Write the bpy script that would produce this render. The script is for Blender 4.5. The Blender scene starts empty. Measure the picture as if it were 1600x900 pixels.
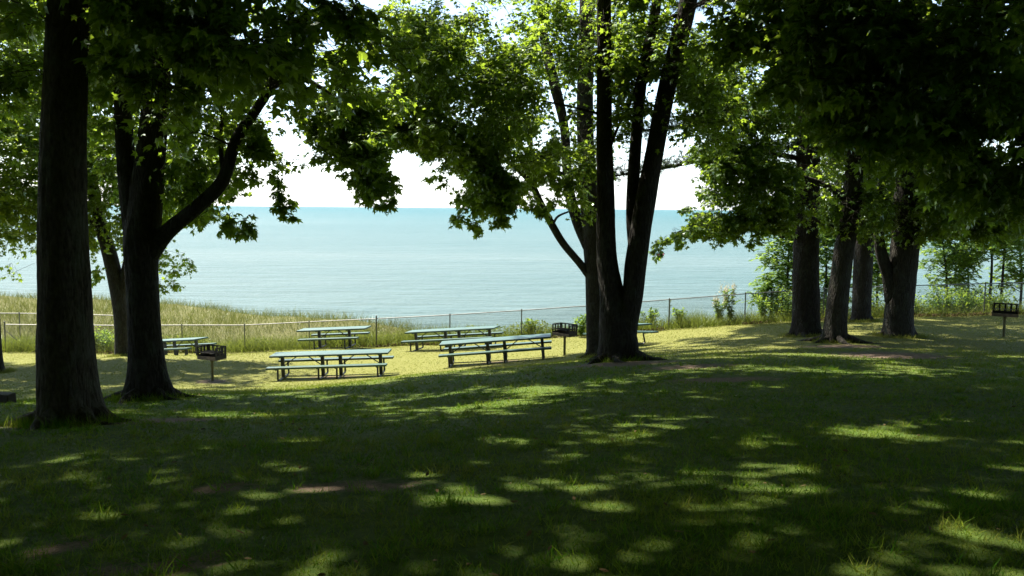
import bpy, math, random
import numpy as np
from mathutils import Vector, Matrix

SEED = 7
random.seed(SEED)
rng = np.random.default_rng(SEED)
R = math.radians
scn = bpy.context.scene
COL = scn.collection

# ------------------------------------------------------------------ camera
FPX = 1331.0
CAMZ = 1.62
PITCH = R(5.35)
ROLL = R(0.5)
CAMR = Matrix.Rotation(R(90) - PITCH, 4, 'X') @ Matrix.Rotation(ROLL, 4, 'Z')
CR = np.array([[CAMR[i][j] for j in range(3)] for i in range(3)])
CPOS = np.array([0, 0, CAMZ])


def at(px, py, d):
    """world point seen at a photograph pixel, d metres ahead"""
    v = CR @ np.array([(px - 800) / FPX, (450 - py) / FPX, -1.0])
    return CPOS + v * (d / v[1])


def proj(p):
    """world points (n,3) -> pixel x, pixel y, depth"""
    q = (np.asarray(p) - CPOS) @ CR
    z = -q[:, 2]
    zs = np.where(z > 0.2, z, 0.2)
    return 800 + FPX * q[:, 0] / zs, 450 - FPX * q[:, 1] / zs, z


cam_d = bpy.data.cameras.new('camera')
cam_d.sensor_width = 36
cam_d.lens = FPX / 1600 * 36
cam_d.clip_start = 0.05
cam_d.clip_end = 60000
cam = bpy.data.objects.new('camera', cam_d)
COL.objects.link(cam)
cam.matrix_world = Matrix.Translation((0, 0, CAMZ)) @ CAMR
scn.camera = cam

# ------------------------------------------------------------------ light
SUN_AZ, SUN_EL = R(-48), R(60)          # azimuth measured from +Y towards +X
SUN = np.array([math.sin(SUN_AZ) * math.cos(SUN_EL), math.cos(SUN_AZ) * math.cos(SUN_EL), math.sin(SUN_EL)])
w = bpy.data.worlds.new('World')
scn.world = w
w.use_nodes = True
nt = w.node_tree
nt.nodes.clear()
wo = nt.nodes.new('ShaderNodeOutputWorld')
bg = nt.nodes.new('ShaderNodeBackground')
sky = nt.nodes.new('ShaderNodeTexSky')
sky.sky_type = 'NISHITA'
sky.sun_disc = False
sky.sun_elevation = SUN_EL
sky.sun_rotation = SUN_AZ
sky.dust_density = 1.0
sky.air_density = 1.0
sky.ozone_density = 1.0
bg.inputs[1].default_value = 0.07
# summer haze: the air whitens and brightens towards the horizon
geo_n = nt.nodes.new('ShaderNodeNewGeometry')
sep = nt.nodes.new('ShaderNodeSeparateXYZ')
nt.links.new(geo_n.outputs['Incoming'], sep.inputs[0])
ab = nt.nodes.new('ShaderNodeMath'); ab.operation = 'ABSOLUTE'
nt.links.new(sep.outputs['Z'], ab.inputs[0])
rmp = nt.nodes.new('ShaderNodeValToRGB')
rmp.color_ramp.elements[0].position = 0.0
rmp.color_ramp.elements[0].color = (1, 1, 1, 1)
rmp.color_ramp.elements[1].position = 0.38
rmp.color_ramp.elements[1].color = (0, 0, 0, 1)
rmp.color_ramp.interpolation = 'EASE'
nt.links.new(ab.outputs[0], rmp.inputs[0])
hz = nt.nodes.new('ShaderNodeMix'); hz.data_type = 'RGBA'; hz.blend_type = 'ADD'
hz.inputs['Factor'].default_value = 1
hv = nt.nodes.new('ShaderNodeVectorMath'); hv.operation = 'MULTIPLY'
hv.inputs[1].default_value = (1.8, 2.4, 3.1)
nt.links.new(rmp.outputs[0], hv.inputs[0])
nt.links.new(sky.outputs[0], hz.inputs[6])
nt.links.new(hv.outputs[0], hz.inputs[7])
nt.links.new(hz.outputs[2], bg.inputs[0])
nt.links.new(bg.outputs[0], wo.inputs[0])
sd = bpy.data.lights.new('sun', 'SUN')
sd.energy = 5.0
sd.angle = R(0.8)
sd.color = (1.0, 0.93, 0.80)
so = bpy.data.objects.new('sun', sd)
COL.objects.link(so)
so.rotation_euler = Vector(SUN).to_track_quat('Z', 'Y').to_euler()
so.location = (-20, 20, 40)

scn.view_settings.view_transform = 'Standard'
scn.view_settings.look = 'None'
scn.view_settings.gamma = 1
scn.view_settings.exposure = 1.95
scn.render.engine = 'CYCLES'
scn.cycles.max_bounces = 7
scn.cycles.diffuse_bounces = 3
scn.cycles.glossy_bounces = 2
scn.cycles.transmission_bounces = 4
scn.cycles.transparent_max_bounces = 4
scn.cycles.use_denoising = True
scn.cycles.caustics_reflective = False
scn.cycles.caustics_refractive = False


# ------------------------------------------------------------------ helpers
def link(o, parent=None):
    COL.objects.link(o)
    if parent is not None:
        o.parent = parent
    return o


def tag(o, label=None, cat=None, group=None, kind=None):
    if label: o['label'] = label
    if cat: o['category'] = cat
    if group: o['group'] = group
    if kind: o['kind'] = kind
    return o


def empty(name, loc=(0, 0, 0), rot=(0, 0, 0)):
    o = bpy.data.objects.new(name, None)
    o.empty_display_size = 0.3
    o.location = [float(c) for c in loc]
    o.rotation_euler = rot
    return link(o)


class Geo:
    """collects triangles / quads, builds one mesh object"""

    def __init__(self):
        self.v, self.f3, self.f4, self.n = [], [], [], 0
        self.m3, self.m4 = [], []

    def add(self, v, f3=None, f4=None, mat=0):
        v = np.asarray(v, float).reshape(-1, 3)
        if f3 is not None and len(f3):
            f3 = np.asarray(f3, np.int64).reshape(-1, 3)
            self.f3.append(f3 + self.n); self.m3.append(np.full(len(f3), mat))
        if f4 is not None and len(f4):
            f4 = np.asarray(f4, np.int64).reshape(-1, 4)
            self.f4.append(f4 + self.n); self.m4.append(np.full(len(f4), mat))
        self.v.append(v)
        self.n += len(v)

    def box(self, c, s, rot=None, mat=0):
        x, y, z = s[0] / 2, s[1] / 2, s[2] / 2
        v = np.array([[-x, -y, -z], [x, -y, -z], [x, y, -z], [-x, y, -z], [-x, -y, z], [x, -y, z], [x, y, z], [-x, y, z]])
        if rot is not None:
            v = v @ np.array(rot).T
        self.add(v + np.array(c), f4=[[0, 3, 2, 1], [4, 5, 6, 7], [0, 1, 5, 4], [1, 2, 6, 5], [2, 3, 7, 6], [3, 0, 4, 7]], mat=mat)

    def bar(self, a, b, r, n=6, r2=None, mat=0):
        self.tube([a, b], [r, r if r2 is None else r2], n, mat=mat)

    def tube(self, pts, rad, n=8, cap=True, wob=None, mat=0):
        pts = np.asarray(pts, float)
        rad = np.asarray(rad, float)
        m = len(pts)
        t = np.zeros_like(pts)
        t[1:-1] = pts[2:] - pts[:-2]
        t[0] = pts[1] - pts[0]
        t[-1] = pts[-1] - pts[-2]
        t /= np.linalg.norm(t, axis=1)[:, None] + 1e-9
        ref = np.array([0.0, 1, 0]) if abs(t[0, 1]) < 0.9 else np.array([1.0, 0, 0])
        ang = np.arange(n) * 2 * math.pi / n
        V = np.zeros((m, n, 3))
        u = ref
        for i in range(m):
            u = u - t[i] * np.dot(u, t[i])
            u /= np.linalg.norm(u) + 1e-9
            v = np.cross(t[i], u)
            rr = np.full(n, rad[i]) if wob is None else rad[i] * wob[i]
            V[i] = pts[i] + rr[:, None] * (np.cos(ang)[:, None] * u + np.sin(ang)[:, None] * v)
        q = []
        for i in range(m - 1):
            a = i * n + np.arange(n)
            b = i * n + (np.arange(n) + 1) % n
            q.append(np.stack([a, b, b + n, a + n], 1))
        Vf = V.reshape(-1, 3)
        f3 = []
        if cap:
            Vf = np.vstack([Vf, pts[0], pts[-1]])
            k = m * n
            for j in range(n):
                f3.append([k, (j + 1) % n, j])
                f3.append([k + 1, (m - 1) * n + j, (m - 1) * n + (j + 1) % n])
        self.add(Vf, f3=f3, f4=np.vstack(q), mat=mat)

    def build(self, name, mats, parent=None, smooth=False, bevel=0):
        me = bpy.data.meshes.new(name)
        V = np.vstack(self.v) if self.v else np.zeros((0, 3))
        f3 = np.vstack(self.f3) if self.f3 else np.zeros((0, 3), np.int64)
        f4 = np.vstack(self.f4) if self.f4 else np.zeros((0, 4), np.int64)
        me.vertices.add(len(V))
        me.vertices.foreach_set('co', V.astype(np.float32).ravel())
        nl = f3.size + f4.size
        me.loops.add(nl)
        me.loops.foreach_set('vertex_index', np.concatenate([f3.ravel(), f4.ravel()]).astype(np.int32))
        me.polygons.add(len(f3) + len(f4))
        st = np.concatenate([np.arange(len(f3)) * 3, f3.size + np.arange(len(f4)) * 4]).astype(np.int32)
        me.polygons.foreach_set('loop_start', st)
        mi = np.concatenate([np.concatenate(self.m3) if self.m3 else np.zeros(0), np.concatenate(self.m4) if self.m4 else np.zeros(0)]).astype(np.int32)
        me.polygons.foreach_set('material_index', mi)
        me.polygons.foreach_set('use_smooth', np.full(len(mi), smooth))
        me.update(calc_edges=True)
        me.validate()
        for m in (mats if isinstance(mats, (list, tuple)) else [mats]):
            me.materials.append(m)
        o = bpy.data.objects.new(name, me)
        link(o, parent)
        if bevel:
            b = o.modifiers.new('bevel', 'BEVEL')
            b.width = bevel
            b.segments = 2
            b.limit_method = 'ANGLE'
        return o


def spline(pts, per=6):
    """Catmull-Rom through rows of pts (any number of columns)"""
    p = np.asarray(pts, float)
    if len(p) < 3:
        t = np.linspace(0, 1, per + 1)[:, None]
        return p[0] * (1 - t) + p[-1] * t
    e = np.vstack([2 * p[0] - p[1], p, 2 * p[-1] - p[-2]])
    out = []
    for i in range(1, len(e) - 2):
        a, b, c, d = e[i - 1], e[i], e[i + 1], e[i + 2]
        for t in np.arange(per) / per:
            out.append(0.5 * (2 * b + (c - a) * t + (2 * a - 5 * b + 4 * c - d) * t * t + (3 * b - a - 3 * c + d) * t ** 3))
    out.append(p[-1])
    return np.array(out)


def vnoise(x, y, seed=0):
    """smooth value noise, arrays"""
    x = np.asarray(x, float); y = np.asarray(y, float)
    xi = np.floor(x); yi = np.floor(y)
    fx = x - xi; fy = y - yi
    fx = fx * fx * (3 - 2 * fx); fy = fy * fy * (3 - 2 * fy)

    def h(a, b):
        s = np.sin(a * 127.1 + b * 311.7 + seed * 74.7) * 43758.5453
        return s - np.floor(s)
    return (h(xi, yi) * (1 - fx) + h(xi + 1, yi) * fx) * (1 - fy) + (h(xi, yi + 1) * (1 - fx) + h(xi + 1, yi + 1) * fx) * fy


def inside(px, py, poly):
    poly = np.asarray(poly, float)
    r = np.zeros(len(px), bool)
    j = len(poly) - 1
    for i in range(len(poly)):
        xi, yi = poly[i]; xj, yj = poly[j]
        c = ((yi > py) != (yj > py)) & (px < (xj - xi) * (py - yi) / (yj - yi + 1e-12) + xi)
        r ^= c
        j = i
    return r


# ------------------------------------------------------------------ materials
class Mat:
    def __init__(self, name):
        self.m = bpy.data.materials.new(name)
        self.m.use_nodes = True
        self.t = self.m.node_tree
        self.t.nodes.clear()
        self.out = self.n('ShaderNodeOutputMaterial')

    def n(self, k, **kw):
        x = self.t.nodes.new(k)
        for a, b in kw.items():
            setattr(x, a, b)
        return x

    def l(self, a, b):
        self.t.links.new(a, b)

    def pos(self, scale=(1, 1, 1), obj=False):
        mp = self.n('ShaderNodeMapping')
        mp.inputs['Scale'].default_value = scale
        if obj:
            tc = self.n('ShaderNodeTexCoord')
            self.l(tc.outputs['Object'], mp.inputs[0])
        else:
            g = self.n('ShaderNodeNewGeometry')
            self.l(g.outputs['Position'], mp.inputs[0])
        return mp.outputs[0]

    def noise(self, vec, scale, detail=4, rough=0.6):
        x = self.n('ShaderNodeTexNoise')
        x.inputs['Scale'].default_value = scale
        x.inputs['Detail'].default_value = detail
        x.inputs['Roughness'].default_value = rough
        self.l(vec, x.inputs['Vector'])
        return x.outputs[0]

    def ramp(self, fac, stops):
        x = self.n('ShaderNodeValToRGB')
        e = x.color_ramp.elements
        while len(e) < len(stops):
            e.new(0.5)
        for i, (p, c) in enumerate(stops):
            e[i].position = p
            e[i].color = (*c, 1) if len(c) == 3 else c
        self.l(fac, x.inputs[0])
        return x.outputs[0]

    def math(self, op, a, b=None):
        x = self.n('ShaderNodeMath', operation=op)
        for i, v in enumerate((a, b)):
            if v is None: continue
            if isinstance(v, (int, float)):
                x.inputs[i].default_value = v
            else:
                self.l(v, x.inputs[i])
        return x.outputs[0]

    def mix(self, fac, a, b):
        x = self.n('ShaderNodeMix', data_type='RGBA')
        for s, v in ((x.inputs['Factor'], fac), (x.inputs[6], a), (x.inputs[7], b)):
            if isinstance(v, (int, float)):
                s.default_value = v
            elif isinstance(v, tuple):
                s.default_value = (*v, 1)
            else:
                self.l(v, s)
        return x.outputs[2]

    def bump(self, h, strength=0.5, dist=0.02):
        b = self.n('ShaderNodeBump')
        b.inputs['Strength'].default_value = strength
        b.inputs['Distance'].default_value = dist
        self.l(h, b.inputs['Height'])
        return b.outputs[0]

    def principled(self, col, rough=0.6, metal=0.0, normal=None, spec=0.5):
        p = self.n('ShaderNodeBsdfPrincipled')
        if isinstance(col, tuple):
            p.inputs['Base Color'].default_value = (*col, 1)
        else:
            self.l(col, p.inputs['Base Color'])
        if isinstance(rough, (int, float)):
            p.inputs['Roughness'].default_value = rough
        else:
            self.l(rough, p.inputs['Roughness'])
        p.inputs['Metallic'].default_value = metal
        p.inputs['Specular IOR Level'].default_value = spec
        if normal is not None:
            self.l(normal, p.inputs['Normal'])
        return p

    def done(self, sh):
        self.l(sh.outputs[0] if hasattr(sh, 'outputs') else sh, self.out.inputs[0])
        return self.m


def leaf_mat(name, lo, hi, trans, tmix=0.45, gloss=0.12, patch=0.5):
    """thin leaf: diffuse front, light passing through, faint waxy shine; each leaf differs a little"""
    M = Mat(name)
    g = M.n('ShaderNodeNewGeometry')
    nz = M.noise(M.pos(), patch, 2)
    f = M.math('MULTIPLY', M.math('ADD', g.outputs['Random Per Island'], nz), 0.55)
    col = M.ramp(f, [(0.15, lo), (0.85, hi)])
    d = M.n('ShaderNodeBsdfDiffuse')
    M.l(col, d.inputs[0])
    t = M.n('ShaderNodeBsdfTranslucent')
    tc = M.ramp(f, [(0.15, tuple(c * 0.7 for c in trans)), (0.85, trans)])
    M.l(tc, t.inputs[0])
    m1 = M.n('ShaderNodeMixShader')
    m1.inputs[0].default_value = tmix
    M.l(d.outputs[0], m1.inputs[1])
    M.l(t.outputs[0], m1.inputs[2])
    gl = M.n('ShaderNodeBsdfGlossy')
    gl.inputs['Roughness'].default_value = 0.42
    gl.inputs[0].default_value = (0.8, 0.9, 0.8, 1)
    lw = M.n('ShaderNodeLayerWeight')
    lw.inputs[0].default_value = 0.25
    m2 = M.n('ShaderNodeMixShader')
    M.l(M.math('MULTIPLY', lw.outputs['Fresnel'], gloss), m2.inputs[0])
    M.l(m1.outputs[0], m2.inputs[1])
    M.l(gl.outputs[0], m2.inputs[2])
    return M.done(m2)


MAPLE = leaf_mat('maple_leaf', (0.012, 0.035, 0.008), (0.035, 0.085, 0.014), (0.40, 0.58, 0.045), 0.5, 0.35)
MAPLE_B = leaf_mat('maple_leaf_far', (0.02, 0.05, 0.010), (0.05, 0.11, 0.018), (0.42, 0.58, 0.05), 0.5, 0.3)
LOCUST = leaf_mat('locust_leaf', (0.04, 0.09, 0.018), (0.09, 0.17, 0.03), (0.36, 0.50, 0.06), 0.5, 0.2)
NEEDLE = leaf_mat('pine_needle', (0.012, 0.03, 0.012), (0.035, 0.07, 0.022), (0.10, 0.16, 0.03), 0.25, 0.25)
DUNEG = leaf_mat('dune_blade', (0.035, 0.065, 0.012), (0.13, 0.145, 0.034), (0.18, 0.20, 0.04), 0.35, 0.04, 0.35)
WEEDG = leaf_mat('weed_blade', (0.035, 0.075, 0.015), (0.16, 0.18, 0.035), (0.26, 0.32, 0.045), 0.4, 0.04, 0.8)
LITTER = leaf_mat('dry_leaf', (0.05, 0.034, 0.018), (0.16, 0.115, 0.062), (0.07, 0.05, 0.02), 0.12, 0.06)


def lawn_mat():
    M = Mat('lawn_blade')
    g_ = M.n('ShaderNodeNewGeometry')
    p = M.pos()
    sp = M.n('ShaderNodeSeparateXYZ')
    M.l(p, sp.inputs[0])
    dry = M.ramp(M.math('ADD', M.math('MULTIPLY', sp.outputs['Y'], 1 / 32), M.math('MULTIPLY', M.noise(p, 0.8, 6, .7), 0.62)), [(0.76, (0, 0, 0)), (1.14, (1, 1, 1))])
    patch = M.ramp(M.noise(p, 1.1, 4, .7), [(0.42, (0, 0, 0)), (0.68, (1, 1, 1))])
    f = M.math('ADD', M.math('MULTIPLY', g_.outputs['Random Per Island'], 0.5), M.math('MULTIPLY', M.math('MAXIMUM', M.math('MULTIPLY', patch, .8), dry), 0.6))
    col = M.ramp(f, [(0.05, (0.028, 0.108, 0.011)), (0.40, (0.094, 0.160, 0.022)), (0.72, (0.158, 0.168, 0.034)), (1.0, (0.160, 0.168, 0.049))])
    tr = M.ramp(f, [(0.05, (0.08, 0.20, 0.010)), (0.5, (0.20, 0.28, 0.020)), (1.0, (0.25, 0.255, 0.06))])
    d = M.n('ShaderNodeBsdfDiffuse'); M.l(col, d.inputs[0])
    t = M.n('ShaderNodeBsdfTranslucent'); M.l(tr, t.inputs[0])
    m = M.n('ShaderNodeMixShader'); m.inputs[0].default_value = .36
    M.l(d.outputs[0], m.inputs[1]); M.l(t.outputs[0], m.inputs[2])
    return M.done(m)


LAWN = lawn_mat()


def bark_mat(name, lo, hi, lichen=(0.09, 0.10, 0.08)):
    M = Mat(name)
    v = M.pos((1, 1, 0.38))
    a = M.noise(v, 24, 10, 0.78)
    b = M.noise(M.pos((1, 1, .7)), 4.2, 6, 0.7)
    col = M.ramp(a, [(0.35, lo), (0.68, hi)])
    col = M.mix(M.ramp(b, [(0.50, (0, 0, 0)), (0.66, (0.75, 0.75, 0.75))]), col, lichen)
    vo = M.n('ShaderNodeTexVoronoi', feature='DISTANCE_TO_EDGE')
    vo.inputs['Scale'].default_value = 16
    M.l(M.pos((1, 1, 0.25)), vo.inputs['Vector'])
    h = M.math('ADD', M.math('MULTIPLY', a, 0.6), M.math('MINIMUM', vo.outputs['Distance'], 0.35))
    return M.done(M.principled(col, 0.92, normal=M.bump(h, 1.0, 0.09), spec=0.2))


BARK = bark_mat('bark_maple', (0.010, 0.008, 0.007), (0.045, 0.038, 0.032), (0.05, 0.055, 0.045))
BARK_G = bark_mat('bark_grey', (0.015, 0.013, 0.010), (0.060, 0.053, 0.043), (0.055, 0.06, 0.045))
BARK_A = bark_mat('bark_mottled', (0.022, 0.018, 0.014), (0.100, 0.082, 0.062), (0.095, 0.10, 0.075))
BARK_P = bark_mat('bark_pine', (0.009, 0.007, 0.006), (0.034, 0.027, 0.024), (0.035, 0.04, 0.03))


def ground_mat():
    M = Mat('park_ground')
    p = M.pos()
    at_ = M.n('ShaderNodeAttribute')
    at_.attribute_name = 'soil'
    dn = M.n('ShaderNodeAttribute')
    dn.attribute_name = 'dune'
    n1 = M.noise(p, 0.55, 5, 0.65)
    n2 = M.noise(p, 9, 6, 0.7)
    n3 = M.noise(p, 60, 4, 0.7)
    grass = M.ramp(n2, [(0.3, (0.028, 0.060, 0.009)), (0.7, (0.088, 0.118, 0.022))])
    dry = M.ramp(n3, [(0.3, (0.095, 0.105, 0.026)), (0.7, (0.19, 0.18, 0.058))])
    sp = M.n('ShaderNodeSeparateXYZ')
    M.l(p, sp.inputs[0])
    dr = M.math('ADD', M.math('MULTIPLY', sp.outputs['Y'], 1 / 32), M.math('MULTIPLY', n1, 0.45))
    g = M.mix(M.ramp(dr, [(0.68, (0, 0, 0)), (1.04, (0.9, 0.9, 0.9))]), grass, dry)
    soil = M.ramp(M.math('ADD', M.math('MULTIPLY', n3, 0.5), M.math('MULTIPLY', n2, 0.5)),
                  [(0.35, (0.060, 0.042, 0.030)), (0.66, (0.17, 0.125, 0.090))])
    sf = M.math('ADD', at_.outputs['Fac'], M.math('ADD', M.math('MULTIPLY', M.math('SUBTRACT', n2, 0.5), 1.2), M.math('MULTIPLY', M.math('SUBTRACT', n3, 0.5), 0.9)))
    c = M.mix(M.ramp(sf, [(0.42, (0, 0, 0)), (0.62, (1, 1, 1))]), g, soil)
    sand = M.ramp(n2, [(0.3, (0.045, 0.065, 0.018)), (0.72, (0.17, 0.15, 0.075))])
    c = M.mix(dn.outputs['Fac'], c, sand)
    h = M.math('ADD', M.math('MULTIPLY', n2, 0.5), M.math('MULTIPLY', n3, 0.5))
    return M.done(M.principled(c, 0.95, normal=M.bump(h, 0.8, 0.04), spec=0.1))


def water_mat():
    M = Mat('lake_water')
    p = M.pos()
    big = M.noise(M.pos((0.0035, 0.012, 1)), 1.0, 4, 0.55)
    mid = M.noise(M.pos((0.02, 0.07, 1)), 1.0, 4, 0.6)
    f = M.math('ADD', M.math('MULTIPLY', big, 0.7), M.math('MULTIPLY', mid, 0.3))
    # pale over the sandy shallows, deeper blue green far out
    sh = M.ramp(f, [(0.34, (0.062, 0.107, 0.101)), (0.50, (0.078, 0.121, 0.114)), (0.66, (0.098, 0.137, 0.129))])
    dp = M.ramp(f, [(0.34, (0.024, 0.086, 0.088)), (0.66, (0.037, 0.106, 0.107))])
    sp = M.n('ShaderNodeSeparateXYZ')
    M.l(p, sp.inputs[0])
    off = M.math('ADD', sp.outputs['Y'], M.math('MULTIPLY', sp.outputs['X'], 0.8))
    far = M.math('DIVIDE', off, M.math('ADD', off, 900.0))
    col = M.mix(M.ramp(far, [(0.12, (0, 0, 0)), (0.80, (1, 1, 1))]), sh, dp)
    w1 = M.noise(M.pos((0.32, 0.9, 1)), 1.0, 5, 0.62)
    w2 = M.noise(M.pos((1.4, 3.2, 1)), 1.0, 3, 0.6)
    w3 = M.noise(M.pos((0.06, 0.22, 1)), 1.0, 2, 0.5)
    h = M.math('ADD', M.math('ADD', M.math('MULTIPLY', w1, 0.55), M.math('MULTIPLY', w2, 0.14)), M.math('MULTIPLY', w3, 1.3))
    return M.done(M.principled(col, 0.33, normal=M.bump(h, 1.0, 2.0), spec=0.07))


def flat(name, col, rough=0.5, metal=0.0, var=0.35, scale=6, spec=0.5):
    M = Mat(name)
    n = M.noise(M.pos(obj=True), scale, 5, 0.65)
    lo = tuple(c * (1 - var) for c in col)
    hi = tuple(min(1, c * (1 + var)) for c in col)
    c = M.ramp(n, [(0.3, lo), (0.7, hi)])
    r = M.math('ADD', M.math('MULTIPLY', n, 0.25), rough - 0.12)
    return M.done(M.principled(c, r, metal, M.bump(n, 0.15, 0.004), spec))


def plank_mat():
    M = Mat('green_plank')
    n = M.noise(M.pos((1.5, 20, 1), obj=True), 1.6, 5, 0.7)
    gi = M.n('ShaderNodeNewGeometry')
    n0 = M.noise(M.pos((1, 1, 1), obj=True), 3.1, 5, .7)
    c = M.ramp(M.math('ADD', M.math('MULTIPLY', n, .6), M.math('MULTIPLY', gi.outputs['Random Per Island'], .35)), [(0.25, (0.007, 0.040, 0.030)), (0.75, (0.024, 0.082, 0.064))])
    c = M.mix(M.ramp(n0, [(.62, (0, 0, 0)), (.72, (.7, .7, .7))]), c, (0.075, 0.085, 0.07))
    r = M.ramp(n, [(0.3, (0.36, 0.36, 0.36)), (0.7, (0.65, 0.65, 0.65))])
    return M.done(M.principled(c, r, normal=M.bump(n, 0.2, 0.004), spec=0.6))


PLANK = plank_mat()
STEEL = flat('black_steel', (0.018, 0.017, 0.017), 0.48, 0.0)
IRON = flat('sooty_iron', (0.022, 0.019, 0.017), 0.75, 0.2)
RUST = flat('heat_worn_iron', (0.16, 0.115, 0.095), 0.8, 0.2, 0.5, 9)
POSTM = flat('weathered_post_steel', (0.13, 0.12, 0.055), 0.7, 0.3)
GALV = flat('galvanised_steel', (0.15, 0.15, 0.145), 0.5, 0.6, 0.25)
GALVD = flat('dark_fence_post', (0.09, 0.09, 0.085), 0.5, 0.6, 0.2)
WOODM = flat('old_timber', (0.035, 0.028, 0.022), 0.9, 0, 0.5)
REDP = flat('red_plastic', (0.55, 0.03, 0.10), 0.4)
BLUEP = flat('blue_cloth', (0.03, 0.06, 0.50), 0.8)
DARK = flat('dark_cloth', (0.02, 0.02, 0.03), 0.8)
SKIN = flat('skin', (0.40, 0.24, 0.17), 0.6)

# ------------------------------------------------------------------ terrain
FENCE = [(7, 507, 38.5), (96, 508, 38.7), (189, 508.5, 38.8), (284, 508, 38.8), (382, 508, 38.6), (483, 503, 38.0), (588, 498, 37.2), (703, 492, 36.3),
         (815, 485, 35.8), (930, 477, 35.3), (1046, 468, 34.8), (1165, 459, 34.5), (1288, 451, 34.2), (1412, 446.5, 34.0), (1540, 443, 34.0),
         (1670, 440, 34.0), (1800, 437, 34.0)]
FH = 1.27
FTOP = np.array([at(*p) for p in FENCE])
FBASE = FTOP - [0, 0, FH]

ctl = [(0, 900, 3.9), (400, 900, 3.75), (800, 900, 3.7), (1200, 900, 3.7), (1600, 900, 3.7),
       (112, 660, 9.9), (232, 622, 14.5), (800, 700, 7.1), (1200, 700, 6.95), (1600, 700, 7.0), (1400, 600, 12.2), (0, 640, 12.4), (400, 640, 12.8),
       (965, 563, 18.0), (430, 612, 18.5), (650, 586, 19.0), (442, 591, 26.2), (597, 586, 26.2), (332, 595, 25.4), (192, 556, 30.0),
       (882, 555, 28.0), (705, 572, 27.9), (850, 561, 27.9), (652, 548, 33.0), (767, 542, 32.0), (500, 545, 33.2), (548, 542.5, 33.0), (316, 558, 33.6),
       (1260, 526, 26.0), (1305, 536, 24.0), (1346, 504, 30.5), (1405, 527, 25.5), (1568, 527, 26.5), (970, 540, 30.0), (0, 575, 30),
       # dune behind the left part of the fence
       (0, 474, 54), (150, 482, 53), (280, 494, 50), (400, 504, 46), (520, 511, 42.5), (600, 518, 40.5), (655, 524, 39.0)]
CT = np.array([at(*p) for p in ctl] + [tuple(p) for p in FBASE] +
              [(0, 0, 0), (-6, 0, -0.15), (6, 0, 0.05), (0, -10, 0.7), (-20, -8, 0.3), (20, -8, 0.9), (40, 5, 0), (-35, 10, -2.5), (45, 30, -2.3), (0, -35, 2), (-45, 30, -5), (-55, 55, -5.2)])


def tps_fit(P, lam=0.02):
    n = len(P)
    d = np.linalg.norm(P[:, None, :2] - P[None, :, :2], axis=2)
    K = np.where(d > 0, d * d * np.log(d + 1e-12), 0) + lam * n * np.eye(n)
    A = np.zeros((n + 3, n + 3))
    Q = np.c_[np.ones(n), P[:, :2]]
    A[:n, :n] = K; A[:n, n:] = Q; A[n:, :n] = Q.T
    return np.linalg.solve(A, np.r_[P[:, 2], 0, 0, 0])


TW = tps_fit(CT)


def fence_y(x):
    return np.interp(x, FBASE[:, 0], FBASE[:, 1])


def edge_y(x):
    """where the bluff starts to fall to the water"""
    return fence_y(x) + np.interp(x, [-60, -32, -22, -15, -11, -8.3, -6.0, -3, 60], [22, 19, 17, 10.5, 7.6, 6.2, 4.6, 1.6, 1.6])


WATER_Z = CAMZ - 16.0


def ground_z(x, y):
    x = np.atleast_1d(np.asarray(x, float)); y = np.atleast_1d(np.asarray(y, float))
    ey = edge_y(x)
    over = np.maximum(y - ey, 0)
    yy = np.minimum(y, ey)
    z = np.empty(len(x))
    for s in range(0, len(x), 20000):
        xs = x[s:s + 20000]; ys = yy[s:s + 20000]
        d = np.sqrt((xs[:, None] - CT[None, :, 0]) ** 2 + (ys[:, None] - CT[None, :, 1]) ** 2)
        z[s:s + 20000] = (d * d * np.log(d + 1e-12)) @ TW[:-3] + TW[-3] + TW[-2] * xs + TW[-1] * ys
    z = z - np.where(over > 0, over * 0.62 * over / (over + 1.2), 0)
    rough = (vnoise(x * 0.45, y * 0.45, 3) - 0.5) * 0.07
    past = np.clip((y - fence_y(x)) / 3, 0, 1)
    z = z + rough + past * ((vnoise(x * 0.22, y * 0.22, 5) - 0.5) * 0.35)
    return np.maximum(z, WATER_Z - 2.5)


def on_ground(px, py, d0, it=14):
    """ground point seen at a pixel, near distance d0"""
    d = d0
    p = at(px, py, d)
    for _ in range(it):
        p = at(px, py, d)
        g = ground_z(p[0], p[1])[0]
        drop = (CAMZ - p[2]) / d
        dn = (CAMZ - g) / max(drop, 1e-3)
        d = 0.6 * d + 0.4 * min(max(dn, d * 0.8), d * 1.25)
    p = at(px, py, d)
    p[2] = ground_z(p[0], p[1])[0]
    return p


# bare, trodden places (image position of the patch, distance, radii in metres)
SOIL = [(at(560, 775, 5.6), 0.42, 0.22), (at(110, 850, 4.4), 0.12, 0.2), (at(230, 897, 4.0), 0.35, 0.08), (at(1390, 566, 18.5), 1.3, 1.3), (at(1080, 578, 15.5), 0.9, 0.5),
        (at(275, 662, 10.2), 0.7, 0.4), (at(40, 572, 29.5), 1.9, 0.9), (at(10, 590, 25), 0.3, 0.2), (at(112, 672, 9.6), 0.9, 0.5), (at(970, 572, 17.2), 1.2, 0.8), (at(1320, 548, 22.5), 1.3, 0.7),
        (at(332, 597, 25.2), 0.55, 0.5), (at(520, 588, 26.2), 1.1, .28), (at(778, 566, 27.9), 1.0, .26), (at(1130, 605, 13), 1.0, 0.4), (at(360, 775, 5.6), 0.25, 0.15)]


def soil(x, y):
    s = np.zeros(len(x))
    for c, a, b in SOIL:
        r = np.sqrt(((x - c[0]) / a) ** 2 + ((y - c[1]) / b) ** 2)
        s = np.maximum(s, np.clip(1.25 - r * 0.75, 0, 1))
    return s * 0.9


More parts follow.
